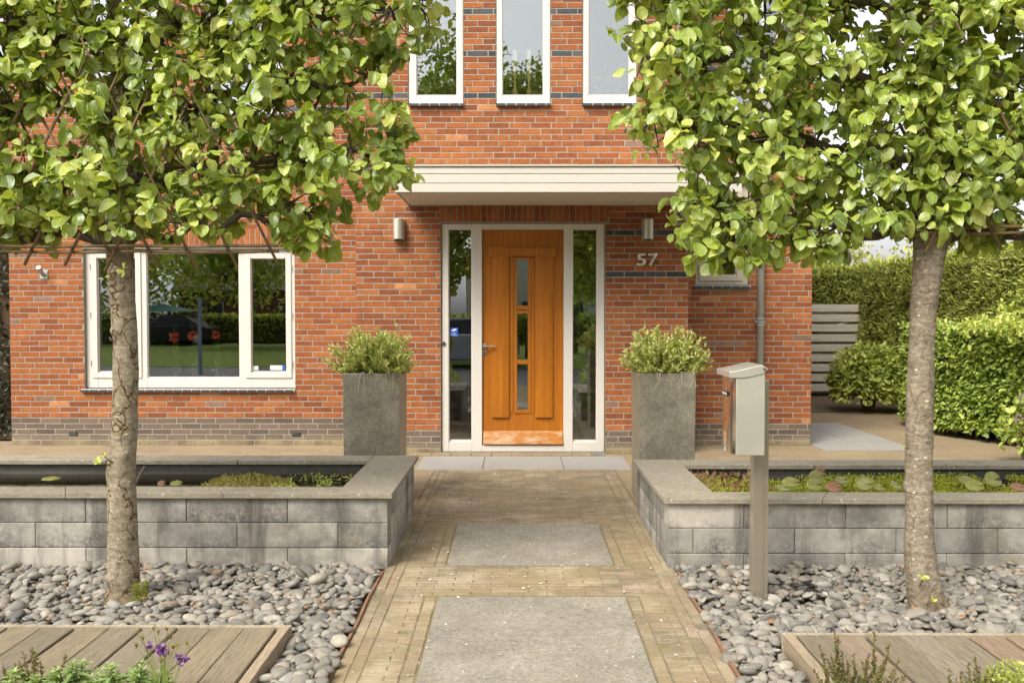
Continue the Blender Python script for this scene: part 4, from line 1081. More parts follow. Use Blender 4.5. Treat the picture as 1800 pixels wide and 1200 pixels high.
c = at(765, 155, YB + .42); root = empty('potted_plant', (c.x, YB + .42, zu), 'leafy plant in a round patterned pot behind the upper window', 'potted plant')
b = MB(); b.lathe(c.x, YB + .42, [(.08, zu), (.115, zu + .07), (.11, zu + .13), (.09, zu + .15)], 20); b.build('pot', 'pot_glaze', root, smooth=True)
b = MB(); rg_ = random.Random(4)
for k in range(7): a = rg_.uniform(0, 6.28); b.tube([(c.x, YB + .42, zu + .14), (c.x + .09 * math.cos(a), YB + .42 + .05 * math.sin(a), zu + .35)], .005, 5)
b.build('stems', 'green_stem', root); rosette('leaves', c.x, YB + .42, zu + .3, 130, .22, 'indoor_leaf', root, 51, .3)
c = at(1070, 150, YB + .45); root = empty('potted_plant', (c.x, YB + .45, zu), 'faint fern like plant behind the plain sky window', 'potted plant')
b = MB(); b.lathe(c.x, YB + .45, [(.07, zu), (.09, zu + .12)], 16); b.build('pot', 'pot_glaze', root); rosette('leaves', c.x, YB + .45, zu + .22, 50, .28, 'indoor_leaf', root, 52, .8, T_LONG)
# umbrella plant behind the right sidelight
c = at(1042, 760, YB + .62); root = empty('umbrella_plant', (c.x, YB + .62, .02), 'tall indoor umbrella plant with whorled leaves behind the sidelight', 'potted plant')
b = MB(); b.lathe(c.x, YB + .62, [(.12, .02), (.17, .40), (.155, .42)], 20); b.build('pot', 'pot_glaze', root, smooth=True)
rg = np.random.default_rng(77); b = MB(); P, D, NN = [], [], []
for k in range(120):
    z = .45 + 1.9 * rg.uniform(); x = c.x - .16 + rg.normal(0, .12); y = YB + .23 + rg.uniform(-.05, .10)
    x = min(max(x, .5), 1.05); b.tube([(c.x - .08, YB + .6, max(z - .3, .4)), ((x + c.x - .08) / 2, YB + .5, z - .1), (x, y, z)], [.006, .004, .003], 4)
    nl = 8; ax = np.array([rg.normal(0, .3), -.8, .7]); ax /= np.linalg.norm(ax); e1 = np.cross(ax, [0, 0, 1.]); e1 /= np.linalg.norm(e1); e2 = np.cross(ax, e1)
    for q in range(nl):
        a = 6.283 * q / nl + rg.uniform(-.1, .1); d = e1 * math.cos(a) + e2 * math.sin(a) - ax * .15
        P.append((x, y, z)); D.append(d + [0, 0, -.25]); NN.append(ax)
b.build('stems', 'green_stem', root)
leaves('leaves', T_LANCE, P, D, NN, rg.uniform(.08, .12, len(P)), rg.uniform(.2, 1, len(P)), 'indoor_leaf', root, seed=5)

# ------------------------------------------------------------------ planters with shrubs
def planter(cx, cyf, side_mat_left, lab, labs, seed, group='square stone planters beside the door'):
    H = 1.015; wt = .452; wb = .435; d = .45; y0 = cyf
    root = empty('planter', (cx, y0 + d / 2, 0), lab, 'planter', group)
    b = MB(); o = [(-1, 0), (1, 0), (1, 1), (-1, 1)]
    def ring(w, z, ins=0): return [(cx + sx * (w / 2 - ins), y0 + (.5 - w / 2 + 0) * 0 + (ins if sy == 0 else d - ins), z) for sx, sy in o]
    vs = ring(wb, .0) + ring(wt, H) + ring(wt, H, .03) + ring(wb, H - .10, .03)
    fs = [(3, 2, 1, 0)]
    mi = [0]
    for k in range(4):
        n_ = (k + 1) % 4; fs += [(k, n_, 4 + n_, 4 + k), (4 + k, 4 + n_, 8 + n_, 8 + k), (8 + k, 8 + n_, 12 + n_, 12 + k)]
    b.add(vs, fs); pf = 1 + 3 * (1 if side_mat_left == 'r' else 3); b.m[-len(fs) + pf] = 1  # path-facing side gets the colour with the painted sheen
    b.build('pot', ['planter_stone', 'planter_sheen_side'], root, bevel=.006, seg=3)
    b = MB(); v = ring(wb, H - .05, .031); b.add(v, [(0, 1, 2, 3)]); b.build('soil', 'soil', root)
    # shrub
    rg = np.random.default_rng(seed); c0 = np.array([cx, y0 + d / 2, H - .04])
    sh = empty('potted_shrub', c0, labs, 'shrub', 'shrubs in the square planters')
    b = MB(); P, D, NN, S, TI = [], [], [], [], []
    for k in range(300):
        a = rg.uniform(0, 6.283); el = rg.uniform(.12, 1.45); rr = rg.uniform(.18, .33) * (1.18 if math.sin(a * 3 + seed) > .3 else .95)
        out = np.array([math.cos(a) * math.cos(el), .75 * math.sin(a) * math.cos(el), math.sin(el) * 1.02]); s0 = c0 + np.array([math.cos(a) * .08, math.sin(a) * .08, 0]) * rg.uniform(.3, 1.3)
        tip = s0 + out * rr * [.96, .9, 1] + [0, 0, .03]; mid = s0 * .45 + tip * .55 + np.array([0, 0, -.02])
        b.tube([s0, mid, tip], [.0035, .0025, .0012], 4)
        for q in range(46):
            t = 1 - rg.uniform(0, .8) ** 1.15; p = s0 * (1 - t) ** 2 + 2 * mid * t * (1 - t) + tip * t * t
            dirn = norm(tip - mid); r1 = rdir(rg, 1)[0]; lat = r1 - dirn * (r1 @ dirn)
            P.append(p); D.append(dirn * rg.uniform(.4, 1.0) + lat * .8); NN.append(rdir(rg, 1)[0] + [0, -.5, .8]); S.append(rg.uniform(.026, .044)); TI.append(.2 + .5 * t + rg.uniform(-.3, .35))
    b.build('stems', 'twig', sh)
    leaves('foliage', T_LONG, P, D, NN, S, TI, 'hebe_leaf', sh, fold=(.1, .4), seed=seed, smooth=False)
    r_ = random.Random(seed)
    for k in range(6):     # bare dry roots hanging over the rim
        sgn = 1 if k % 3 else -.4; b = MB(); x0 = cx + sgn * r_.uniform(.08, .2); pts = [Vector((x0, y0 + .02, H + .01)), Vector((x0 + sgn * .02, y0 - .015, H + .012))]
        for q in range(3):
            pts.append(pts[-1] + Vector((r_.uniform(-.02, .045) * sgn, r_.uniform(-.015, .004), r_.uniform(-.055, -.02))))
            if q: e = pts[-1]; b.tube([e, e + Vector((r_.uniform(-.04, .05), -.004, r_.uniform(-.05, .005)))], [.0016, .001], 4)
        b.tube(pts, [.003, .003, .0025, .002, .0015], 4); b.build('dry_root', 'dry_root', sh)
    return root
c1 = (fx(598, 7.13) + fx(706, 7.13)) / 2; c2 = (fx(1122, 7.13) + fx(1225, 7.13)) / 2
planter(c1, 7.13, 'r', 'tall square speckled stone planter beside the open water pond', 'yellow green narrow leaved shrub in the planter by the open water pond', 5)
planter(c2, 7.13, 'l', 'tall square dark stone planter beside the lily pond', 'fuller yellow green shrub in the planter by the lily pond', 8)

# ------------------------------------------------------------------ mailbox
def mailbox():
    Y0 = 4.67; D = .30
    x0, x1 = fx(1294, Y0), fx(1346, Y0); zb_, zt_ = fz(800, Y0), fz(656, Y0)
    root = empty('mailbox', ((x0 + x1) / 2, Y0 + D / 2, -.05), 'stainless steel mailbox on a square post standing in the pebbles', 'mailbox')
    b = MB(); b.box(x0 + .003, x1, Y0, Y0 + D, zb_, zt_ - .002); b.build('body', 'steel_brushed', root, bevel=.003)
    # bulged polished front facing the path
    b = MB(); n = 10; poly = []
    for i in range(n + 1):
        t = i / n; poly.append((x0 + .0025 - .022 * math.sin(math.pi * t) ** .8, Y0 + .004 + (D - .008) * t))
    poly = poly + [(x0 + .0025, Y0 + D - .004)] if False else poly
    b.prism(poly, lambda u, v, z: (u, v, z), zb_ + .004, zt_ - .010); b.build('front_door', 'steel_mirror', root, bevel=.001)
    b = MB(); p = (Y0 + .19, Y0 + .245); zc = fz(689, Y0 + .2)
    xp = x0 - .021
    b.box(xp - .0035, xp + .004, Y0 + .09, Y0 + .20, zc - .011, zc + .011); pl_ = b.build('name_plate', 'black_plastic', root)
    s = MB()
    for k, (a, c) in enumerate(((.096, .112), (.122, .140), (.148, .166), (.176, .192))): s.box(xp - .0042, xp - .0036, Y0 + a, Y0 + c, zc - .006 + .003 * (k % 2), zc + .006)
    s.build('name_mark', 'sticker_white', pl_)
    # lid with a raised back edge and a pivot screw
    z = lambda p: fz(p, Y0)
    poly = [(fx(1287, Y0) - .012, z(653)), (fx(1294, Y0), z(651.5)), (fx(1341, Y0), z(641)), (fx(1351, Y0), z(648)), (fx(1343, Y0), z(656)), (fx(1322, Y0), z(661.5)), (fx(1305, Y0), z(664)), (fx(1287, Y0) - .012, z(663.5))]
    b = MB(); b.prism(poly, lambda u, v, y_: (u, y_, v), Y0 - .006, Y0 + D + .006); lid = b.build('lid', 'steel_brushed', root, bevel=.003)
    b = MB(); p = at(1344, 648.5, Y0 - .006); b.tube([(p.x, Y0 - .0065, p.z), (p.x, Y0 - .011, p.z)], .008, 14); b.build('pivot_screw', 'lead', lid)
    b = MB(); px0, px1, px2 = fx(1325, 4.8), fx(1343.5, 4.8), fx(1351.5, 4.8)
    b.box(px0, px1, 4.775, 4.85, -.09, zb_ - .001); b.box(px1 + .0005, px2, 4.780, 4.85, -.09, fz(668, 4.8))
    b.build('post', 'steel_post', root, bevel=.002)
mailbox()

# ------------------------------------------------------------------ pleached trees
def trunk_obj(root, prof, Y, matn, ztop, seed, s0):
    """prof: (py, px centre, width px)"""
    pts, rad = [], []
    for py, pc, wpx in prof:
        p = at(pc, py, Y); pts.append(p); rad.append(wpx / 2 / (F / Y))
    top = Vector((pts[-1].x + .0, Y, ztop)); n0 = len(pts)
    pts += [Vector((pts[n0 - 1].x + .02 * math.sin(k * 1.3), Y, pts[n0 - 1].z + (ztop - pts[n0 - 1].z) * k / 6)) for k in range(1, 7)]
    rad += [rad[n0 - 1] * (.72 - .08 * k) for k in range(1, 7)]
    # resample
    zs = [p.z for p in pts]; seg = 40; vs, fs = [], []
    n = int((zs[-1] - zs[0]) / .014); r_ = random.Random(seed)
    knots = [(r_.uniform(0, 6.28), r_.uniform(0, 1.6), r_.uniform(.02, .05), r_.uniform(.006, .018)) for _ in range(9)]
    for i in range(n + 1):
        z = zs[0] + (zs[-1] - zs[0]) * i / n; x = np.interp(z, zs, [p.x for p in pts]); r = np.interp(z, zs, rad)
        fl = max(0, 1 - (z - zs[0]) / .16)
        for k in range(seg):
            a = 6.283 * k / seg
            q = Vector((math.cos(a) * 2.2, math.sin(a) * 2.2, z * 5)); d = .045 * noise.noise(q + Vector((seed, 0, 0))) + .03 * noise.noise(q * 3.1) + .02 * noise.noise(Vector((math.cos(a) * 3, math.sin(a) * 3, z * 45)))
            d += fl * fl * .22 + fl * .13 * math.sin(3 * a + seed) + .12 * fl * noise.noise(q * 2)
            for ka, kz, ks, kh in knots:
                dd = ((((a - ka + 3.14159) % 6.283) - 3.14159) * r) ** 2 + (z - kz) ** 2
                d += kh / r * math.exp(-dd / (ks * ks) * 2)
            rr = r * (1 + d); vs.append((x + rr * math.cos(a), Y + rr * math.sin(a), z))
    for i in range(n):
        for k in range(seg): fs.append((i * seg + k, i * seg + (k + 1) % seg, (i + 1) * seg + (k + 1) % seg, (i + 1) * seg + k))
    fs.append(tuple(n * seg + k for k in range(seg)))
    b = MB(); b.add(vs, fs); return b.build('trunk', matn, root, smooth=True), np.interp

def inside(poly, x, y):
    c = False; j = len(poly) - 1
    for i in range(len(poly)):
        xi, yi = poly[i]; xj, yj = poly[j]
        if (yi > y) != (yj > y) and x < (xj - xi) * (y - yi) / (yj - yi) + xi: c = not c
        j = i
    return c
def crown(root, Y, trunkx, poly, bounds, tiers, density, gapthr, seed, extra=()):
    """poly: crown outline as metres (x, z) in the trellis plane"""
    rg = np.random.default_rng(seed); C = []
    x0, x1, z0, z1 = bounds; st = .055
    for gx in np.arange(x0, x1, st):
        for gz in np.arange(z0, z1, st):
            x, z = gx + rg.uniform(-.5, .5) * st, gz + rg.uniform(-.5, .5) * st
            if inside(poly, x, z) and noise.noise(Vector((x * 2.6, z * 2.6, seed * 3.1))) + .35 * noise.noise(Vector((x * 7, z * 7, seed))) > gapthr + (density(x, z) if density else 0):
                C.append((x, Y + rg.normal(0, .17), z))
    C += [tuple(e) for e in extra]
    C = np.array(C)
    # horizontal limbs
    b = MB(); limbs = []
    for tz, xa, xb in tiers:
        for sgn, xe in ((-1, xa), (1, xb)):
            pts = []; m = 14
            for k in range(m + 1):
                t = k / m; x = trunkx + (xe - trunkx) * t
                pts.append(Vector((x, Y + .06 * math.sin(k * 1.1 + tz * 5) * t + (.05 if k else 0) * 0, tz - .05 * math.cos(t * 3) + .035 * math.sin(k * 1.7 + tz * 9) + .06 * t)))
            b.tube(pts, [.026 * (1 - .75 * k / m) + .004 for k in range(m + 1)], 7); limbs += pts
    b.build('limbs', 'branch_bark', root, smooth=True)
    L = np.array([p[:] for p in limbs]); b = MB(); P, D, NN, S, TI = [], [], [], [], []; pet = MB()
    for c in C:
        d2 = ((L - c) ** 2 * [1, 1, 1.3]).sum(1); j = L[int(np.argmin(d2))]
        if d2.min() < .6:
            mid = (j + c) / 2 + rg.normal(0, .025, 3) + [0, 0, -.02]; b.tube([j, mid, c], [.006, .004, .002], 4, cap=False)
        nl = int(rg.integers(6, 10)); shoot = rg.uniform() < .16
        axis = norm(np.array([rg.normal(0, .5), -.6 + rg.normal(0, .5), .35 + rg.normal(0, .4)])) if not shoot else norm(np.array([rg.normal(0, .25), -.2, 1]))
        ln = .16 if shoot else .05; pale = rg.normal(0, .14)
        for q in range(nl):
            r1 = rdir(rg, 1)[0]; p0 = c + axis * ln * (q / nl) if shoot else c
            pd = norm(axis * .35 + r1 + np.array([0, -.25, -.1])); pl_ = rg.uniform(.02, .05); p = p0 + pd * pl_
            d = norm(pd * .9 + np.array([0, -.12, -.75]) + rg.normal(0, .25, 3)); nn = pd * .5 + np.array([0, -.75, .65]) + rg.normal(0, .38, 3)
            pet.tube([p0, p], .0011, 3, cap=False)
            P.append(p); D.append(d); NN.append(nn); S.append(float(np.clip(rg.lognormal(-2.86, .28), .024, .095)) * (.72 if shoot and q > nl - 4 else 1))
            TI.append(.42 + pale + rg.normal(0, .20) + (.3 if shoot else 0) + (.32 if rg.uniform() < .07 else 0))
    b.build('twigs', 'branch_bark', root); pet.build('petioles', 'green_stem', root)
    leaves('crown', T_PEAR, P, D, NN, S, TI, 'pear_leaf', root, fold=(-.2, 1.0), curl=(-.3, .7), seed=seed)
    return len(P)

def PL(pts, Y): return [(fx(a, Y), fz(b_, Y)) for a, b_ in pts]
YL, YR = TL.y, TR.y
tl = empty('pleached_tree', TL, 'espaliered pear tree with flaking cracked bark rising from the pebbles before the wide window', 'tree', 'pleached pear trees either side of the path')
trunk_obj(tl, [(1075, 217, 66), (1057, 217, 60), (1035, 216, 55), (1000, 217, 54), (950, 216, 51), (900, 215, 50), (850, 214, 48), (830, 212, 50), (800, 216, 45), (750, 219, 43), (700, 220, 42), (650, 221, 43), (600, 221, 41), (550, 217, 42), (500, 213, 43), (460, 211, 44), (440, 211, 46), (420, 211, 50)], YL, 'bark_flaking', 4.3, 3, 1)
pL = PL([(-420, -420), (780, -420), (778, -20), (765, 50), (715, 80), (680, 120), (695, 170), (722, 200), (700, 235), (712, 290), (728, 315), (680, 330), (600, 335), (580, 400), (565, 435), (500, 432), (420, 415), (330, 412), (150, 405), (60, 425), (-420, 425)], YL)
def dl_(x, z):
    # thinner where the brick shows: near the free edge and at a few openings
    d = 0
    for px, py, rr, k in ((665, 150, 60, 1.0), (640, 70, 45, .5), (350, 110, 45, .5), (100, 150, 40, .45), (60, 190, 35, .45), (270, 260, 30, .3), (640, 250, 40, .35), (520, 130, 40, .35), (330, 290, 45, .35), (640, 400, 50, .9), (640, 180, 28, .9), (655, 235, 22, .9), (655, 110, 25, .8), (590, 300, 22, .6), (430, 235, 22, .6), (20, 320, 20, .6), (480, 320, 22, .5), (180, 410, 30, .3)):
        q = ((x - fx(px, YL)) ** 2 + (z - fz(py, YL)) ** 2) ** .5 / (rr * YL / F)
        d += k * max(0, 1 - q) * 1.2
    return d
tiersL = [(fz(p_, YL), fx(-420, YL), fx(xr, YL)) for p_, xr in ((405, 540), (300, 690), (175, 680), (45, 730), (-100, 760), (-240, 760), (-370, 700))]
crown(tl, YL, fx(211, YL), pL, (fx(-420, YL), fx(810, YL), fz(470, YL), fz(-420, YL)), tiersL, dl_, -.40, 1, extra=[(fx(211, YL) + rnd.uniform(-.1, .1), YL - .15, ez) for ez in np.arange(fz(405, YL), fz(20, YL), .09)])
tr = empty('pleached_tree', TR, 'espaliered pear tree with smooth spotted bark rising from the pebbles past the mailbox', 'tree', 'pleached pear trees either side of the path')
trunk_obj(tr, [(1085, 1633, 76), (1066, 1632, 64), (1040, 1625, 62), (1000, 1620, 56), (950, 1616, 50), (900, 1616, 47), (800, 1615, 45), (700, 1618, 45), (600, 1620, 42), (550, 1623, 43), (500, 1628, 47), (460, 1632, 50), (430, 1637, 58), (418, 1638, 66)], YR, 'bark_smooth', 4.2, 9, 1)
pR = PL([(2250, -420), (1060, -420), (1070, -40), (1085, 20), (1085, 60), (1125, 80), (1110, 120), (1125, 170), (1098, 195), (1108, 230), (1150, 245), (1200, 280), (1190, 330), (1180, 380), (1175, 425), (1200, 448), (1250, 465), (1330, 462), (1420, 455), (1470, 440), (1540, 415), (1600, 400), (1680, 400), (1720, 435), (1790, 425), (2250, 425)], YR)
def dr_(x, z):
    d = 0
    for px, py, rr, k in ((1590, 295, 22, .9), (1440, 262, 22, .8), (1500, 345, 25, .7), (1590, 55, 24, .8), (1430, 180, 22, .6), (1670, 170, 26, .7), (1720, 320, 26, .9), (1765, 345, 22, .8), (1450, 95, 20, .4), (1345, 45, 22, .5), (1290, 165, 28, .6), (1370, 240, 24, .5), (1780, 180, 24, .6)):
        q = ((x - fx(px, YR)) ** 2 + (z - fz(py, YR)) ** 2) ** .5 / (rr * YR / F)
        d += k * max(0, 1 - q) * 1.2
    return d
tiersR = [(fz(p_, YR), fx(xl, YR), fx(2250, YR)) for p_, xl in ((400, 1190), (255, 1150), (125, 1130), (5, 1110), (-120, 1080), (-250, 1080), (-370, 1100))]
crown(tr, YR, fx(1637, YR), pR, (fx(1040, YR), fx(2250, YR), fz(505, YR), fz(-420, YR)), tiersR, dr_, -.50, 2, extra=[(fx(1637, YR) + ex, YR - .16, ez) for ez in np.arange(fz(410, YR) + .08, fz(60, YR), .06) for ex in (rnd.uniform(-.12, -.02), rnd.uniform(.02, .14))] + [(rnd.uniform(fx(1560, YR), fx(1730, YR)), YR - rnd.uniform(-.05, .15), rnd.uniform(fz(405, YR), fz(300, YR))) for _ in range(16)])
# moss cushion and side shoots on the trunks
rg = np.random.default_rng(8); n = 900; a = rg.uniform(-1.4, .4, n); P = np.stack([TL.x + .085 + .035 * np.cos(a * 1.4) + rg.normal(0, .006, n), TL.y - .04 + .05 * np.sin(a), rg.uniform(-.01, .11, n) - .02], 1)
leaves('moss', T_SPRAY, P, rdir(rg, n) + [.3, -.3, .3], rdir(rg, n), rg.uniform(.006, .014, n), rg.uniform(0, .7, n), 'pond_moss', tl, seed=2, label='yellow moss cushion at the foot of the trunk')
def sprig(parent, px, py, Y, dx, dz, nl, ls, seed, matn='hydrangea_leaf', label=None):
    p = at(px, py, Y); b = MB(); q = p + Vector((dx, -.03, dz)); b.tube([p, (p + q) / 2 + Vector((0, -.01, .005)), q], [.006, .004, .002], 5)
    b.build('side_shoot', 'twig', parent); rg = np.random.default_rng(seed)
    leaves('shoot_leaves', T_OVAL, np.tile(np.array(q), (nl, 1)) + rg.normal(0, .006, (nl, 3)), rdir(rg, nl) + [dx * 5, -.4, .3], np.tile([0, -.8, .6], (nl, 1)) + rg.normal(0, .3, (nl, 3)), rg.uniform(.6, 1.1, nl) * ls, rg.uniform(.5, 1, nl), matn, parent, seed=seed)
sprig(tl, 195, 818, YL - .06, -.05, .02, 7, .035, 1); sprig(tl, 200, 815, YL - .06, -.035, .045, 5, .03, 2)
sprig(tl, 205, 478, YL - .06, -.05, -.03, 3, .03, 3); sprig(tl, 212, 478, YL - .075, .03, .008, 5, .05, 4)
b = MB(); p = at(238, 850, YL); q = at(254, 820, YL - .02); b.tube([p, (p + q) / 2, q], [.011, .008, .006], 8); b.build('branch_stub', 'branch_bark', tl)
for pts in ([(192, 592, 200, 601), (198, 560, 205, 596)], [(240, 588, 232, 592)], [(243, 620, 236, 604)]):
    for (ax_, ay, bx_, by) in pts:
        b = MB(); p, q = at(ax_, ay, YL - .055), at(bx_, by, YL - .055); b.tube([p, (p + q) / 2 + Vector((0, -.008, 0)), q], [.002, .006, .007], 5); b.build('bark_flake', 'branch_bark', tl)
sprig(tr, 1616, 1030, YR - .09, .005, .06, 6, .03, 5); sprig(tr, 1630, 1060, YR - .10, .02, .02, 8, .022, 6); sprig(tr, 1596, 788, YR - .05, -.03, .01, 3, .02, 7)

# bamboo trellises tied to the trees
def trellis(Y, x0, x1, zbar, tx, lab, base, step, ztop, rails=True, ends=None):
    root = empty('bamboo_trellis', base, lab, 'trellis', 'bamboo trellises tied behind the tree crowns')
    r_ = random.Random(int(x0 * 100) % 97)
    for k, z in enumerate((zbar, zbar + .028)):
        b = MB(); m = 10; b.tube([(x0 + (x1 - x0) * i / m, Y - .105 - .012 * k, z + .004 * math.sin(i * 2 + k)) for i in range(m + 1)], .0085, 7); b.build('bamboo_pole', 'bamboo', root, smooth=True)
    z = zbar + .45
    while z < ztop:
        b = MB(); b.tube([(x0, Y + .05, z), ((x0 + x1) / 2, Y + .05, z + .01), (x1, Y + .05, z)], .008, 6); b.build('bamboo_pole', 'bamboo', root, smooth=True); z += .5
    x = x0 + .06
    for lean in (1, -1):
        x = x0 + .03 + (.04 if lean > 0 else .1)
        while x < x1:
            zlo = zbar - r_.uniform(.05, .10); L = 1.3; ok = (lean > 0 and x < tx) or (lean < 0 and x > tx)
            z_0 = zlo if ok else zbar + .35
            yy = Y - .123 if ok else Y + .07
            a = Vector((x, yy, z_0)); c = a + Vector((lean * .45 * L, .02, .9 * L))
            b = MB(); b.tube([a, (a + c) / 2, c], [.0085, .0075, .006], 6); b.build('bamboo_pole', 'bamboo', root, smooth=True)
            if ok:
                t = MB(); f = (zbar + .014 - z_0) / (c.z - a.z); q = a.lerp(c, f)
                for s_ in (-1, 1): t.tube([(q.x - .010, q.y - .012, q.z - .012 * s_), (q.x + .010, q.y - .012, q.z + .012 * s_)], .002, 4)
                t.build('tie', 'tie_wire', root)
            x += step
    return root
trellis(YL, fx(-300, YL), fx(500, YL), fz(445, YL), fx(211, YL), 'split bamboo trellis tied across the flaking tree', (TL.x, TL.y - .1, 1.7), .205, 3.6)
trellis(YR, fx(1582, YR), fx(2100, YR), fz(413, YR), fx(1637, YR), 'split bamboo trellis tied across the smooth spotted tree', (TR.x, TR.y - .1, 1.8), .32, 3.6)

# ------------------------------------------------------------------ garden to the right
def hedge_box(name, quads, n, T, size, matn, root, seed, tint=(0, 1), out=.5, up=.3, rough=.05, nscale=1.6, dirx=None, topb=.25):
    """quads: list of (origin, edge u, edge v, outward normal, weight)"""
    rg = np.random.default_rng(seed); P, D, NN, TI = [], [], [], []
    tw = sum(q[4] for q in quads)
    for o_, eu, ev, nr, wt in quads:
        m = int(n * wt / tw); o_, eu, ev, nr = map(lambda v: np.array(v, float), (o_, eu, ev, nr))
        a, c = rg.uniform(0, 1, m), rg.uniform(0, 1, m)
        p = o_ + a[:, None] * eu + c[:, None] * ev
        f = np.array([noise.noise(Vector(q_ * nscale)) + .5 * noise.noise(Vector(q_ * nscale * 3.3)) for q_ in p])
        dep = rg.exponential(rough * .8, m)
        p = p + nr * (f * rough * 1.6 - dep)[:, None]
        P.append(p); D.append(rdir(rg, m) * .8 + nr * out + (np.array(dirx) if dirx is not None else 0)); NN.append(rdir(rg, m) * .6 + nr * .5 + [0, 0, up])
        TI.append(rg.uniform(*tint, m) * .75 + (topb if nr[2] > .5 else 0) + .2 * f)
    P = np.concatenate(P)
    return leaves('foliage', T, P, np.concatenate(D), np.concatenate(NN), np.random.default_rng(seed + 1).uniform(*size, len(P)), np.concatenate(TI), matn, root, seed=seed, smooth=False)
# conifer hedge: far run behind the fence and side run
hx = 6.25; hh = 2.34
root = empty('conifer_hedge', (5.0, 17.3, 0), 'clipped dark green conifer hedge rising behind the slatted fence', 'hedge')
b = MB(); b.box(3.3, 9, 17.14, 18.0, -.02, hh - .14); b.build('shade_core', 'soil', root)  # solid dark box, stands in for the shade inside the hedge
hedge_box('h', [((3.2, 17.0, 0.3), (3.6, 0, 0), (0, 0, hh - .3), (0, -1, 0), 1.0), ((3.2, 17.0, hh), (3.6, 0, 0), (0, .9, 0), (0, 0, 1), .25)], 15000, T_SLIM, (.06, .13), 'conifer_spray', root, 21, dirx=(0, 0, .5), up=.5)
root = empty('conifer_hedge', (hx + .5, 13.5, 0), 'clipped conifer hedge running forward along the garden side behind the leafy hedge', 'hedge')
b = MB(); b.box(hx + .14, hx + 1.0, 8.2, 17.0, -.02, hh - .14); b.build('shade_core', 'soil', root)  # dark filler box for the inner shade of the side run
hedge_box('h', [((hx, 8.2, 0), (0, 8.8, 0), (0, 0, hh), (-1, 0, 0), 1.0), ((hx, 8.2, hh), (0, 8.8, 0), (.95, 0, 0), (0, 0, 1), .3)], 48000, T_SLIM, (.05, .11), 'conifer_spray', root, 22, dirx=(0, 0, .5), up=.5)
# slatted fence panel with a diagonal brace
root = empty('slatted_fence', (4.5, 16.6, 0), 'grey slatted timber fence panel between the house corner and the conifer hedge', 'fence')
fz0, fz1 = .03, fz(535, 16.6)
x0, x1 = XW1 - .05, fx(1517, 16.6)
pt = (fz1 - fz0) / 9
for k in range(9):
    b = MB(); z = fz1 - k * pt; b.box(x0, x1, 16.58 + rnd.uniform(0, .004), 16.602, z - pt * .74, z); b.build('slat', 'fence_wood', root, bevel=.004)
for k in range(9):
    b = MB(); z = fz1 - (k + .5) * pt - .03; b.box(x0, x1, 16.665, 16.69, z - pt * .30, z); b.build('slat', 'fence_wood', root, bevel=.004)
b = MB(); b.add([(x1 - .15, 16.606, fz1 - .3), (x1 - .02, 16.606, fz1 - .2), (x1 - .02, 16.664, fz1 - .2), (x1 - .15, 16.664, fz1 - .3), (x0, 16.606, .55), (x0, 16.606, .42), (x0, 16.664, .42), (x0, 16.664, .55)],
      [(0, 1, 2, 3), (4, 7, 6, 5), (0, 4, 5, 1), (1, 5, 6, 2), (2, 6, 7, 3), (3, 7, 4, 0)]); b.build('brace', 'fence_wood', root)
for x in (x0 + .03, x1 - .05): b = MB(); b.box(x, x + .06, 16.604, 16.663, -.05, fz1); b.build('post', 'fence_wood', root)
# hornbeam hedge
root = empty('hornbeam_hedge', (5.8, 10.9, 0), 'bright green broad leaved hedge clipped square above the driveway edge', 'hedge')
A = Vector((fx(1585, 12.2), 12.2, 0)); B = Vector((fx(1640, 11.2), 11.15, 0)); Cc = Vector((5.95, 9.3, 0))
hz = 1.36
nBC = (Cc - B).cross(Vector((0, 0, 1))).normalized()
if nBC.y > 0 and nBC.x > 0: nBC = -nBC
nBC = -nBC if nBC.x > 0 else nBC
nAB = Vector((-.5, -.86, 0)).normalized()
b = MB(); c_in = Vector((.14, .1, 0)); poly = [(A.x + .35, A.y + .0), (B.x + .16, B.y + .10), (Cc.x + .16, Cc.y + .05), (7.2, 9.4), (7.2, 12.2)]
b.prism(poly, lambda u, v, z: (u, v, z), .12, hz - .13); b.build('shade_core', 'soil', root)  # dark solid block painting the hedge's inner shade
b = MB(); r_ = random.Random(4)
for t in np.linspace(0, 1, 16):
    p = B.lerp(Cc, t) + Vector((.22, .08, 0)); b.tube([p, p + Vector((r_.uniform(-.03, .03), 0, .5)), p + Vector((r_.uniform(-.1, .1), r_.uniform(-.06, .06), 1.1))], [.016, .012, .006], 6)
b.build('stems', 'branch_bark', root)
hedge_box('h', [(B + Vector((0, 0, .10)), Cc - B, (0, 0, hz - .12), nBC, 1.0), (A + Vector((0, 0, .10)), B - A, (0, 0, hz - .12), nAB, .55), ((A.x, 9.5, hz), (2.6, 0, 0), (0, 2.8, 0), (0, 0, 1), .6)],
          17000, T_OVAL, (.045, .085), 'hornbeam_leaf', root, 23, out=.35, up=1.1, rough=.07, dirx=(0, 0, -.15), nscale=2.5, topb=.3)
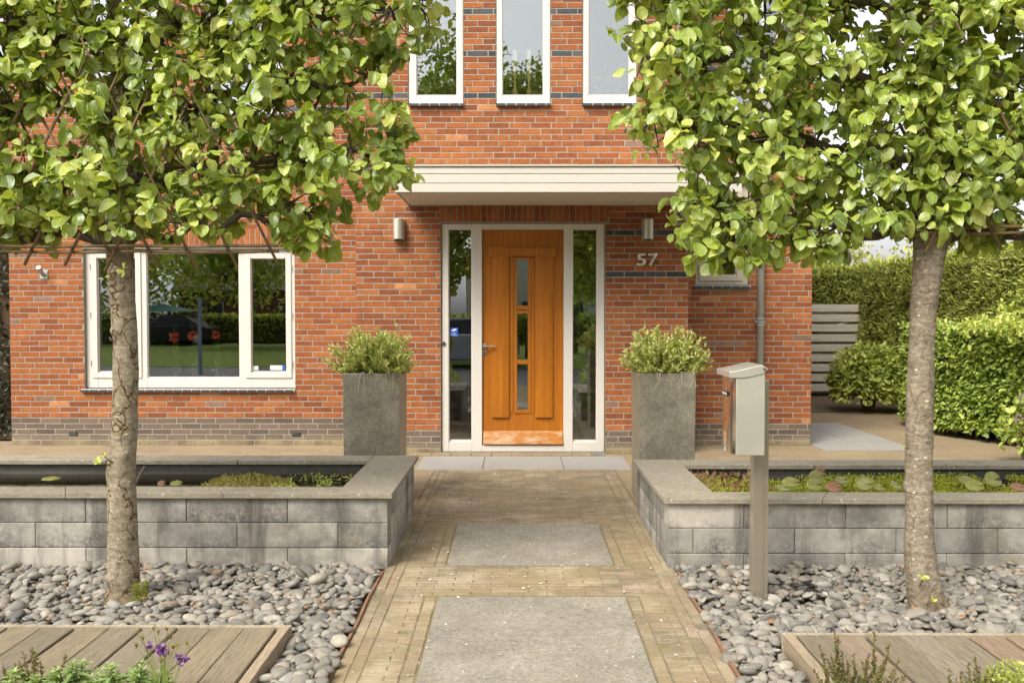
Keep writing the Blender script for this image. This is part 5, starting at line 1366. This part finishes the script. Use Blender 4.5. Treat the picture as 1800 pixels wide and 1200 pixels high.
# hydrangea like round shrub
def round_shrub(cx, cy, r, h, n, size, matn, root, seed, T=T_OVAL, zc=.5, tint=(0, 1), stems=26):
    rg = np.random.default_rng(seed); d = rdir(rg, n); d[:, 2] = np.abs(d[:, 2]) * 1.0 - .25 * (rg.uniform(size=n) < .4)
    f = np.array([noise.noise(Vector(q * 2.1) + Vector((seed, 0, 0))) for q in d])
    rr = (1 + .22 * f) * (1 - rg.exponential(.10, n))
    P = np.array([cx, cy, h * zc]) + d * rr[:, None] * [r, r, h * (1 - zc)]; P[:, 2] = np.maximum(P[:, 2], .04)
    leaves('foliage', T, P, rdir(rg, n) * .6 + d * .4 + [0, -.1, -.2], rdir(rg, n) * .45 + d * .35 + [0, -.2, .9], rg.uniform(*size, n), rg.uniform(*tint, n) * .7 + .15 + .3 * f, matn, root, seed=seed)
    b = MB()
    for k in range(stems):
        a = rg.uniform(0, 6.28); q = Vector((cx + math.cos(a) * r * .75 * rg.uniform(.3, 1), cy + math.sin(a) * r * .7, h * rg.uniform(.6, .95))); b.tube([(cx + math.cos(a) * .06, cy + math.sin(a) * .06, -.03), (Vector((cx, cy, 0)) + q) / 2 + Vector((0, 0, .05)), q], [.008, .006, .003], 5)
    b.build('stems', 'twig', root)
root = empty('hydrangea_shrub', (fx(1528, 13.9), 13.9, 0), 'rounded light green shrub in front of the slatted fence', 'shrub')
round_shrub(fx(1528, 13.9), 13.9, .56, 1.03, 3000, (.06, .12), 'hydrangea_leaf', root, 24, zc=.34)
# small flowering shrub at the frame edge
root = empty('flowering_shrub', (fx(1815, 8.9), 8.9, 0), 'small shrub with pale pink flower heads at the end of the leafy hedge', 'shrub')
cx = fx(1815, 8.9); round_shrub(cx, 8.9, .26, .72, 420, (.05, .10), 'hornbeam_leaf', root, 25, zc=.4)
for px, py in ((1797, 700), (1790, 736), (1806, 760)):
    p = at(px, py, 8.75); rg = np.random.default_rng(px); n = 60; d = rdir(rg, n)
    leaves('flower_head', T_OVAL, np.array(p) + d * .03, d, rdir(rg, n), .016, rg.uniform(.7, 1, n), 'columbine_petal', root, seed=px)
sheet('shrub_bed', 4.1, 6.2, 13.75, 15.9, .002, 'bed_earth')
# loose lit shrub where the side hedge meets the frame edge
root = empty('arching_shrub', (6.1, 10.4, 0), 'loose yellow green arching shrub above the leafy hedge', 'shrub')
round_shrub(6.45, 10.9, .7, 2.0, 1500, (.05, .09), 'hydrangea_leaf', root, 26, zc=.6, tint=(.3, 1), stems=14)

def tree(name, lab, x, y, h, r, n, size, matn, seed, group=None, trunk_r=.15, zb=.35, cat='tree', squash=.9, blobs=16):
    root = empty(name, (x, y, 0), lab, cat, group); rg = np.random.default_rng(seed); b = MB()
    zt_ = h * .75; b.tube([(x, y, -.1), (x + .05 * h * .3, y, h * .3), (x - .03 * h * .4, y + .1, zt_)], [trunk_r * 1.2, trunk_r * .85, trunk_r * .3], 10)
    cs = []
    for k in range(blobs):
        d = rdir(rg, 1)[0]; c = np.array([x, y, h * (zb + 1) / 2]) + d * rg.uniform(.3, .8) * [r, r, h * (1 - zb) / 2 * squash]; cs.append((c, r * rg.uniform(.32, .55)))
        b.tube([(x, y, h * rg.uniform(.2, .5)), ((x + c[0]) / 2, (y + c[1]) / 2, c[2] * .75), tuple(c)], [trunk_r * .4, trunk_r * .2, trunk_r * .06], 5)
    b.build('trunk', 'branch_bark', root, smooth=True)
    m = n // blobs; P, D, TI = [], [], []
    for c, q in cs:
        d = rdir(rg, m); f = np.array([noise.noise(Vector(v * 2.3) + Vector(c)) for v in d]); P.append(c + d * (q * (1 + .35 * f) * rg.uniform(.35, 1.0, m) ** .5)[:, None]); D.append(d); TI.append(rg.uniform(0, .7, m) + .35 * f + .15)
    P = np.concatenate(P); k = len(P)
    leaves('crown', T_OVAL, P, rdir(rg, k) + [0, 0, -.4], np.concatenate(D) * .5 + rdir(rg, k) * .5 + [0, 0, .5], rg.uniform(*size, k), np.concatenate(TI), matn, root, seed=seed, smooth=False)
BG = 'trees beyond the conifer hedges'
tree('garden_tree', 'yellowish bushy tree showing over the fence end of the hedge', 7.2, 21.5, 3.5, 1.9, 4200, (.09, .16), 'far_leaf', 31, BG, zb=.15)
tree('garden_tree', 'olive bushy tree behind the corner of the conifer hedges', 10.5, 22.5, 3.6, 2.0, 4200, (.09, .16), 'far_leaf', 32, BG, zb=.15)
tree('garden_tree', 'mid green tree behind the side hedge next to the pale trunk', 10.2, 16.5, 3.2, 1.7, 3600, (.08, .14), 'far_leaf', 33, BG, zb=.15)
tree('garden_tree', 'broad tree behind the side hedge past the pale trunk', 10.8, 12.8, 3.3, 1.7, 3600, (.08, .14), 'far_leaf', 34, BG, zb=.12)
tree('garden_tree', 'distant round tree glimpsed through the fence gap', 4.6, 27, 4.2, 2.6, 3600, (.12, .2), 'far_leaf', 35, BG, zb=.12)
# dark shrub at the left end of the house
root = empty('dark_hedge', (-7.2, 11.1, 0), 'dark grey green hedge against the end of the house wall', 'hedge')
b = MB(); b.box(-9, XW0 - .16, 11.05, 11.9, -.05, 3.0); b.build('shade_core', 'soil', root)  # dark box added as shade behind the leaves
hedge_box('h', [((-9, 10.95, 0), (9 + XW0 - .03, 0, 0), (0, 0, 3.1), (0, -1, 0), 1.0)], 11000, T_OVAL, (.04, .08), 'dark_shrub_leaf', root, 27, rough=.1, nscale=2.5)

# ------------------------------------------------------------------ foreground plants
def mint(cx, cy, h, seed, lab):
    root = empty('leafy_perennial', (cx, cy, -.06), lab, 'plant', 'light green leafy perennials before the deck'); rg = np.random.default_rng(seed)
    b = MB(); P, D, NN, S, TI = [], [], [], [], []
    for k in range(5):
        a = rg.uniform(0, 6.28); r = rg.uniform(0, .05) if k else 0; x, y = cx + r * math.cos(a), cy + r * math.sin(a) * .7; hh_ = h * (1 - .12 * k * rg.uniform(.4, 1)); b.tube([(x, y, -.06), (x + rg.normal(0, .01), y, hh_ * .5), (x, y, hh_)], [.004, .003, .002], 5)
        lv = 0; z = hh_
        while z > hh_ - .14:
            for q in range(4 if lv < 3 else 2):
                aa = 1.57 * q + lv * .8 + rg.uniform(-.2, .2); el = .9 - .35 * lv
                P.append((x, y, z)); D.append((math.cos(aa), math.sin(aa), max(el, -.25))); NN.append((-.5 * math.cos(aa), -.5 * math.sin(aa), 1)); S.append((.026 + .015 * min(lv, 3)) * rg.uniform(.85, 1.15)); TI.append(.85 - .2 * lv + rg.uniform(-.1, .1))
            lv += 1; z -= .02
    b.build('stems', 'green_stem', root); leaves('foliage', T_LANCE, P, D, NN, S, TI, 'mint_leaf', root, fold=(.3, .6), curl=(.1, .4), seed=seed)
spots = [(25, 1182, 'at the far corner under the tiny spikes'), (62, 1190, 'second from the far corner'), (100, 1178, 'with a drooping side shoot, third of the clump'), (128, 1165, 'with a tall centre in the middle of the clump'), (160, 1190, 'low beside the tall centre one'), (195, 1170, 'upright one between the clump and the flowers'), (225, 1188, 'low one just before the flowers'), (248, 1165, 'directly under the purple flowers'), (288, 1182, 'at the end of the row past the flowers')]
for i, (px, py, la) in enumerate(spots):
    p = at(px, py, 3.42); mint(p.x, 3.42, p.z, 60 + i, 'light green leafy plant ' + la)
# columbine
root = empty('columbine_plant', (at(275, 1150, 3.4).x, 3.4, -.06), 'purple columbine in bloom on thin stems in front of the deck', 'flowering plant')
b = MB(); r_ = random.Random(12); heads = [(262, 1133, .9), (281, 1140, 1.3), (287, 1144, 1.1), (314, 1152, .9), (323, 1158, 1.1), (318, 1166, .7)]
buds = [(243, 1116), (252, 1125), (270, 1108), (278, 1116), (294, 1108), (300, 1122), (305, 1140), (330, 1134), (258, 1145), (240, 1138), (283, 1165), (296, 1150), (312, 1136)]
bp = (at(285, 1190, 3.4).x, 3.4)
for px, py, *_ in heads + [(a_, c_, 0) for a_, c_ in buds]:
    p = at(px, py, 3.4 + r_.uniform(-.03, .03)); b.tube([(bp[0] + r_.uniform(-.04, .04), 3.4, -.06), ((bp[0] + p.x) / 2 + r_.uniform(-.01, .01), 3.4, p.z - .09), p], [.0022, .0016, .0011], 5)
b.build('stems', 'green_stem', root)
for i, (px, py, k) in enumerate(heads):
    p = at(px, py, 3.39); rg = np.random.default_rng(90 + i); n = 26; d = rdir(rg, n)
    leaves('bloom', T_OVAL, np.array(p) + d * .003, d * [1, 1, .8] + [0, -.2, -.2], rdir(rg, n), rg.uniform(.012, .022, n) * k, rg.uniform(0, .9, n), 'columbine_petal', root, seed=i)
for i, (px, py) in enumerate(buds):
    p = at(px, py, 3.4); rg = np.random.default_rng(120 + i); n = 7
    leaves('seed_pod', T_LONG, np.tile(np.array(p), (n, 1)), rdir(rg, n) * .5 + [0, 0, .9], rdir(rg, n), rg.uniform(.016, .026, n), rg.uniform(0, 1, n), 'bud_leaf', root, seed=i)
# speedwell like spikes with tiny blue flowers
def spikes(name, lab, items, base, Y, seed, cat='plant'):
    root = empty(name, (base[0], Y, -.06), lab, cat); rg = np.random.default_rng(seed); b = MB(); P, D, S, TI = [], [], [], []; fl = []
    for px, py in items:
        tip = np.array(at(px, py, Y + rg.uniform(-.05, .05))); q = np.array([base[0] + (tip[0] - base[0]) * .45 + rg.normal(0, .02), Y + rg.normal(0, .02), -.06])
        mid = q * .4 + tip * .6 + [rg.normal(0, .008), 0, -.01]; b.tube([q, mid, tip], [.0022, .0018, .001], 5)
        L_ = np.linalg.norm(tip - q)
        for k in range(int(L_ / .0034)):
            t = rg.uniform(.2, 1); p = q * (1 - t) ** 2 + 2 * mid * t * (1 - t) + tip * t * t
            P.append(p); D.append(rdir(rg, 1)[0] + [0, 0, .9]); S.append(rg.uniform(.012, .024) * (1.4 - t * .7)); TI.append((.9 if t > .6 and rg.uniform() < .55 else rg.uniform(.1, .7)))
        if rg.uniform() < .3: fl.append(tip)
    b.build('stems', 'twig', root); n = len(P)
    leaves('foliage', T_LANCE, P, D, rdir(rg, n), S, TI, 'speedwell_leaf', root, seed=seed)
    for f_ in fl[:5]:
        n = 6; d = rdir(rg, n); leaves('bloom', T_OVAL, np.tile(f_, (n, 1)), d, rdir(rg, n), .008, .4, 'columbine_petal', root, seed=3)
spikes('speedwell_plant', 'reddish stemmed plant with tiny blue flowers in front of the pinkish deck',
       [(1440, 1132), (1466, 1105), (1473, 1120), (1537, 1107), (1536, 1135), (1565, 1128), (1562, 1145), (1580, 1158), (1500, 1150), (1528, 1150), (1455, 1160), (1480, 1145), (1515, 1165), (1470, 1168), (1492, 1172), (1550, 1170), (1575, 1178), (1450, 1180), (1510, 1185), (1432, 1178), (1590, 1185), (1540, 1190), (1485, 1188), (1460, 1150), (1476, 1158), (1490, 1160), (1504, 1172), (1522, 1160), (1535, 1162), (1545, 1172), (1558, 1160), (1568, 1185), (1447, 1170), (1462, 1185), (1498, 1190), (1525, 1188), (1440, 1190), (1556, 1192), (1580, 1190)], (at(1510, 1200, 3.4).x, 0), 3.42, 71)
spikes('speedwell_plant', 'shorter spiky plant with brown tips standing on the far side of the pinkish deck',
       [(1668, 1178), (1690, 1180), (1703, 1165), (1714, 1152), (1722, 1172), (1737, 1175), (1696, 1188), (1730, 1190), (1758, 1185), (1768, 1182), (1680, 1190), (1712, 1180), (1744, 1185), (1706, 1190), (1750, 1172), (1722, 1188)], (at(1715, 1200, 3.4).x, 0), 3.42, 72)
spikes('speedwell_plant', 'small group of thin yellowish spikes behind the leafy perennials',
       [(57, 1136), (55, 1150), (64, 1143), (40, 1145), (24, 1163), (35, 1165), (72, 1165), (116, 1152), (97, 1172), (5, 1168)], (at(50, 1200, 3.4).x, 0), 3.46, 73)
root = empty('low_shrub', (at(1785, 1190, 3.4).x, 3.4, -.06), 'dense bright green mounded plant at the end of the pinkish deck', 'plant')
p = at(1785, 1168, 3.35); rg = np.random.default_rng(5); n = 1800; d = rdir(rg, n); d[:, 2] = np.abs(d[:, 2])
leaves('foliage', T_OVAL, np.array([p.x + .02, 3.4, -.06]) + d * np.array([.16, .13, p.z + .05]) * rg.uniform(.7, 1, (n, 1)), rdir(rg, n) + d, rdir(rg, n) + [0, 0, .8], rg.uniform(.010, .02, n), rg.uniform(.2, .9, n), 'hydrangea_leaf', root, seed=6)
b = MB()
for k in range(14): a = k * .45; b.tube([(p.x + .02, 3.4, -.06), (p.x + .02 + .1 * math.cos(a), 3.4 + .08 * math.sin(a), p.z - .03)], .002, 4)
b.build('stems', 'green_stem', root)
# torn root mat beside the mailbox post
root_p = at(1370, 1050, 4.85); b = MB(); r_ = random.Random(9)
for k in range(26):
    x = 1.42 + r_.uniform(-.03, .25); y = 4.9 + r_.uniform(-.06, .12); z = -.01 + r_.uniform(-.01, .03)
    b.tube([(x, y, z), (x + r_.uniform(-.03, .06), y + r_.uniform(-.04, .04), z + r_.uniform(-.01, .012)), (x + r_.uniform(.02, .11), y + r_.uniform(-.06, .06), z - .015)], [.004, .003, .0015], 5)
b.build('torn_roots', 'tie_wire', base=(1.5, 4.9, -.02), label='tangle of dark roots torn out beside the mailbox post', category='roots')

# ------------------------------------------------------------------ across the street (seen in the panes)
SG = 'trees across the street'
tree('street_tree', 'large leafy tree across the street mirrored in the wide window', -6.6, -15, 11.5, 3.8, 5500, (.16, .30), 'street_leaf', 41, SG, .22, .22, blobs=18)
tree('street_tree', 'high crowned tree across the street mirrored behind the candles', .5, -13, 10.9, 2.3, 4200, (.14, .26), 'street_leaf', 49, SG, .16, .52, blobs=18)
tree('street_tree', 'tall leafy tree across the street mirrored beside the door', -2.6, -12.5, 13.5, 3.4, 8000, (.16, .30), 'street_leaf', 42, SG, .2, .10, blobs=26)
tree('street_tree', 'broad tree across the street near the gabled house', 2.2, -17, 9.0, 3.0, 6000, (.16, .30), 'street_leaf', 43, SG, .2, .1, blobs=20)
tree('street_tree', 'leafy tree across the street beyond the parasol', -13.5, -24, 9.5, 4.5, 6000, (.2, .35), 'street_leaf', 44, SG, .2, .1, blobs=22)
tree('street_tree', 'street tree standing across the road on the driveway side', 9, -16, 9, 3.8, 6000, (.2, .35), 'street_leaf', 45, SG, .2, .1, blobs=22)
tree('street_tree', 'low tree across the road past the terrace houses', 17, -20, 7, 4, 4500, (.2, .35), 'street_leaf', 46, SG, .2, .08, blobs=18)
tree('street_tree', 'distant tree at the end of the far street', -22, -30, 10, 5, 5000, (.25, .4), 'street_leaf', 47, SG, .2, .08, blobs=18)
root = empty('clipped_hedge', (0, -28, -.1), 'long dark clipped hedge along the far side of the street lawn', 'hedge')
b = MB(); b.box(-26, 22, -28.4, -27.6, -.1, 1.2); b.build('shade_core', 'soil', root)  # dark box standing for the shade within the far hedge
hedge_box('h', [((-26, -27.5, 0), (48, 0, 0), (0, 0, 1.4), (0, 1, 0), 1), ((-26, -28.5, 1.4), (48, 0, 0), (0, 1, 0), (0, 0, 1), .5)], 14000, T_OVAL, (.12, .22), 'street_leaf', root, 48, rough=.08)
def far_house(x, y, w_, d_, h, rh, wallm, lab, gable=True):
    root = empty('gabled_house', (x, y, 0), lab, 'house', 'houses across the street'); b = MB()
    b.box(x - w_ / 2, x + w_ / 2, y - d_, y, -.1, h)
    if gable: b.prism([(x - w_ / 2, h), (x + w_ / 2, h), (x, h + rh)], lambda u, v, q: (u, q, v), y - d_, y)
    b.build('wall', wallm, root)
    b = MB(); ov = .35; sl = rh / (w_ / 2)
    if gable:
        for s_ in (-1, 1):
            b.prism([(x, h + rh + .02), (x, h + rh + .2), (x + s_ * (w_ / 2 + ov), h - sl * ov + .2), (x + s_ * (w_ / 2 + ov), h - sl * ov + .02)], lambda u, v, q: (u, q, v), y - d_ - ov, y + ov)
    else:
        for (ya, yb_) in ((y + ov, y - d_ / 2), (y - d_ - ov, y - d_ / 2)):
            b.add([(x - w_ / 2 - .3, ya, h), (x + w_ / 2 + .3, ya, h), (x + w_ / 2 + .3, yb_, h + rh), (x - w_ / 2 - .3, yb_, h + rh), (x - w_ / 2 - .3, ya, h - .15), (x + w_ / 2 + .3, ya, h - .15), (x + w_ / 2 + .3, yb_, h + rh - .15), (x - w_ / 2 - .3, yb_, h + rh - .15)],
                  [(0, 1, 2, 3), (7, 6, 5, 4), (0, 4, 5, 1), (1, 5, 6, 2), (2, 6, 7, 3), (3, 7, 4, 0)])
    b.build('roof', 'roof_tile', root)
    for k in range(3):
        b = MB(); cx_ = x - w_ / 2 + w_ * (k + .5) / 3; b.box(cx_ - .55, cx_ + .55, y + .002, y + .05, .9, 2.2, 0); b.box(cx_ - .48, cx_ + .48, y + .051, y + .06, .97, 2.13, 1); b.build('window', ['white_paint', 'far_window'], root)
simple('far_brick', (.22, .10, .06), .9, .25, 8)
far_house(.8, -30, 7, 8, 4.6, 3.4, 'render_white', 'white rendered house with a steep gable across the street')
far_house(-13.5, -33, 13, 8, 2.9, 3.2, 'far_brick', 'long brick bungalow with a brown tiled roof across the street', False)
far_house(11.5, -33, 9, 8, 2.9, 3.0, 'far_brick', 'brick house with a low tiled roof across the street behind the trees', False)
def car(x, y, yaw, matn, lab):
    root = empty('parked_car', (x, y, -.08), lab, 'car', 'cars parked across the street'); root.rotation_euler = (0, 0, yaw)
    W_ = 1.75; body = [(-2.1, .3), (-2.15, .65), (-1.9, .85), (-1.2, .95), (1.5, .98), (2.05, .85), (2.1, .35), (1.7, .22), (-1.8, .22)]
    cab = [(-1.25, .93), (-.55, 1.38), (.75, 1.42), (1.55, .96)]
    def mk(name, poly, hw, mt, bev=.05):
        b = MB(); b.prism(poly, lambda u, v, q: (u, q, v), -hw, hw); me_b = MB(); me_b.v = b.v; me_b.f = b.f; me_b.m = b.m; me_b.c = b.c; me_b.uv = b.uv
        me_b.v = [(a + origin(root).x, c + origin(root).y, d + origin(root).z) for a, c, d in me_b.v]; return me_b.build(name, mt, root, bevel=bev, seg=3)
    mk('body', body, W_ / 2, matn); mk('cabin', cab, W_ / 2 - .12, 'far_window', .06); mk('roof', [(-.6, 1.37), (-.5, 1.42), (.7, 1.46), (.85, 1.40)], W_ / 2 - .11, matn, .02)
    for wx in (-1.35, 1.35):
        for wy in (-W_ / 2 + .08, W_ / 2 - .08):
            b = MB(); o_ = origin(root); b.tube([(o_.x + wx, o_.y + wy - .1, o_.z + .31), (o_.x + wx, o_.y + wy + .1, o_.z + .31)], .31, 20); wh = b.build('wheel', 'tyre', root, bevel=.02)
            b = MB(); b.tube([(o_.x + wx, o_.y + wy - .105, o_.z + .31), (o_.x + wx, o_.y + wy + .105, o_.z + .31)], .19, 14); b.build('rim', 'car_silver', wh)
car(-17.3, -25.5, 0, 'car_black', 'black car parked by the far hedge mirrored behind the poppies')
car(-2.0, -7.6, .05, 'car_silver', 'silver car parked across the road mirrored in the sidelight')
root = empty('garden_parasol', (-18.5, -26.8, 0), 'green garden parasol mirrored behind the black car', 'parasol')
b = MB(); b.tube([(-18.5, -26.8, -.1), (-18.5, -26.8, 2.0)], .03, 8); b.build('pole', 'zinc', root)
b = MB(); n = 8; vs = [(-18.5, -26.8, 2.05)] + [(-18.5 + 1.9 * math.cos(6.283 * k / n), -26.8 + 1.9 * math.sin(6.283 * k / n), 1.6) for k in range(n)]; b.add(vs, [(0, 1 + k, 1 + (k + 1) % n) for k in range(n)]); b.build('canopy', 'parasol_cloth', root)
b = MB(); b.tube([(-8.4, -3.4, -.1), (-8.4, -3.4, 1.9)], .05, 12); b.build('street_post', 'post_paint', base=(-8.4, -3.4, -.1), label='slim pale blue post by the street mirrored in the wide window', category='post')
# planted beds either side of the path behind the viewpoint
for (cx_, cy_, la) in ((-1.6, 1.6, 'low green front bed shrub on the deck side of the path'), (1.75, 1.6, 'low green front bed shrub on the mailbox side of the path'), (-3.0, .9, 'rounded front bed shrub near the street corner')):
    root = empty('bed_shrub', (cx_, cy_, 0), la, 'shrub', 'front bed shrubs by the street'); round_shrub(cx_, cy_, .5, .55, 900, (.04, .08), 'hornbeam_leaf', root, int(cx_ * 10) % 50, zc=.3)
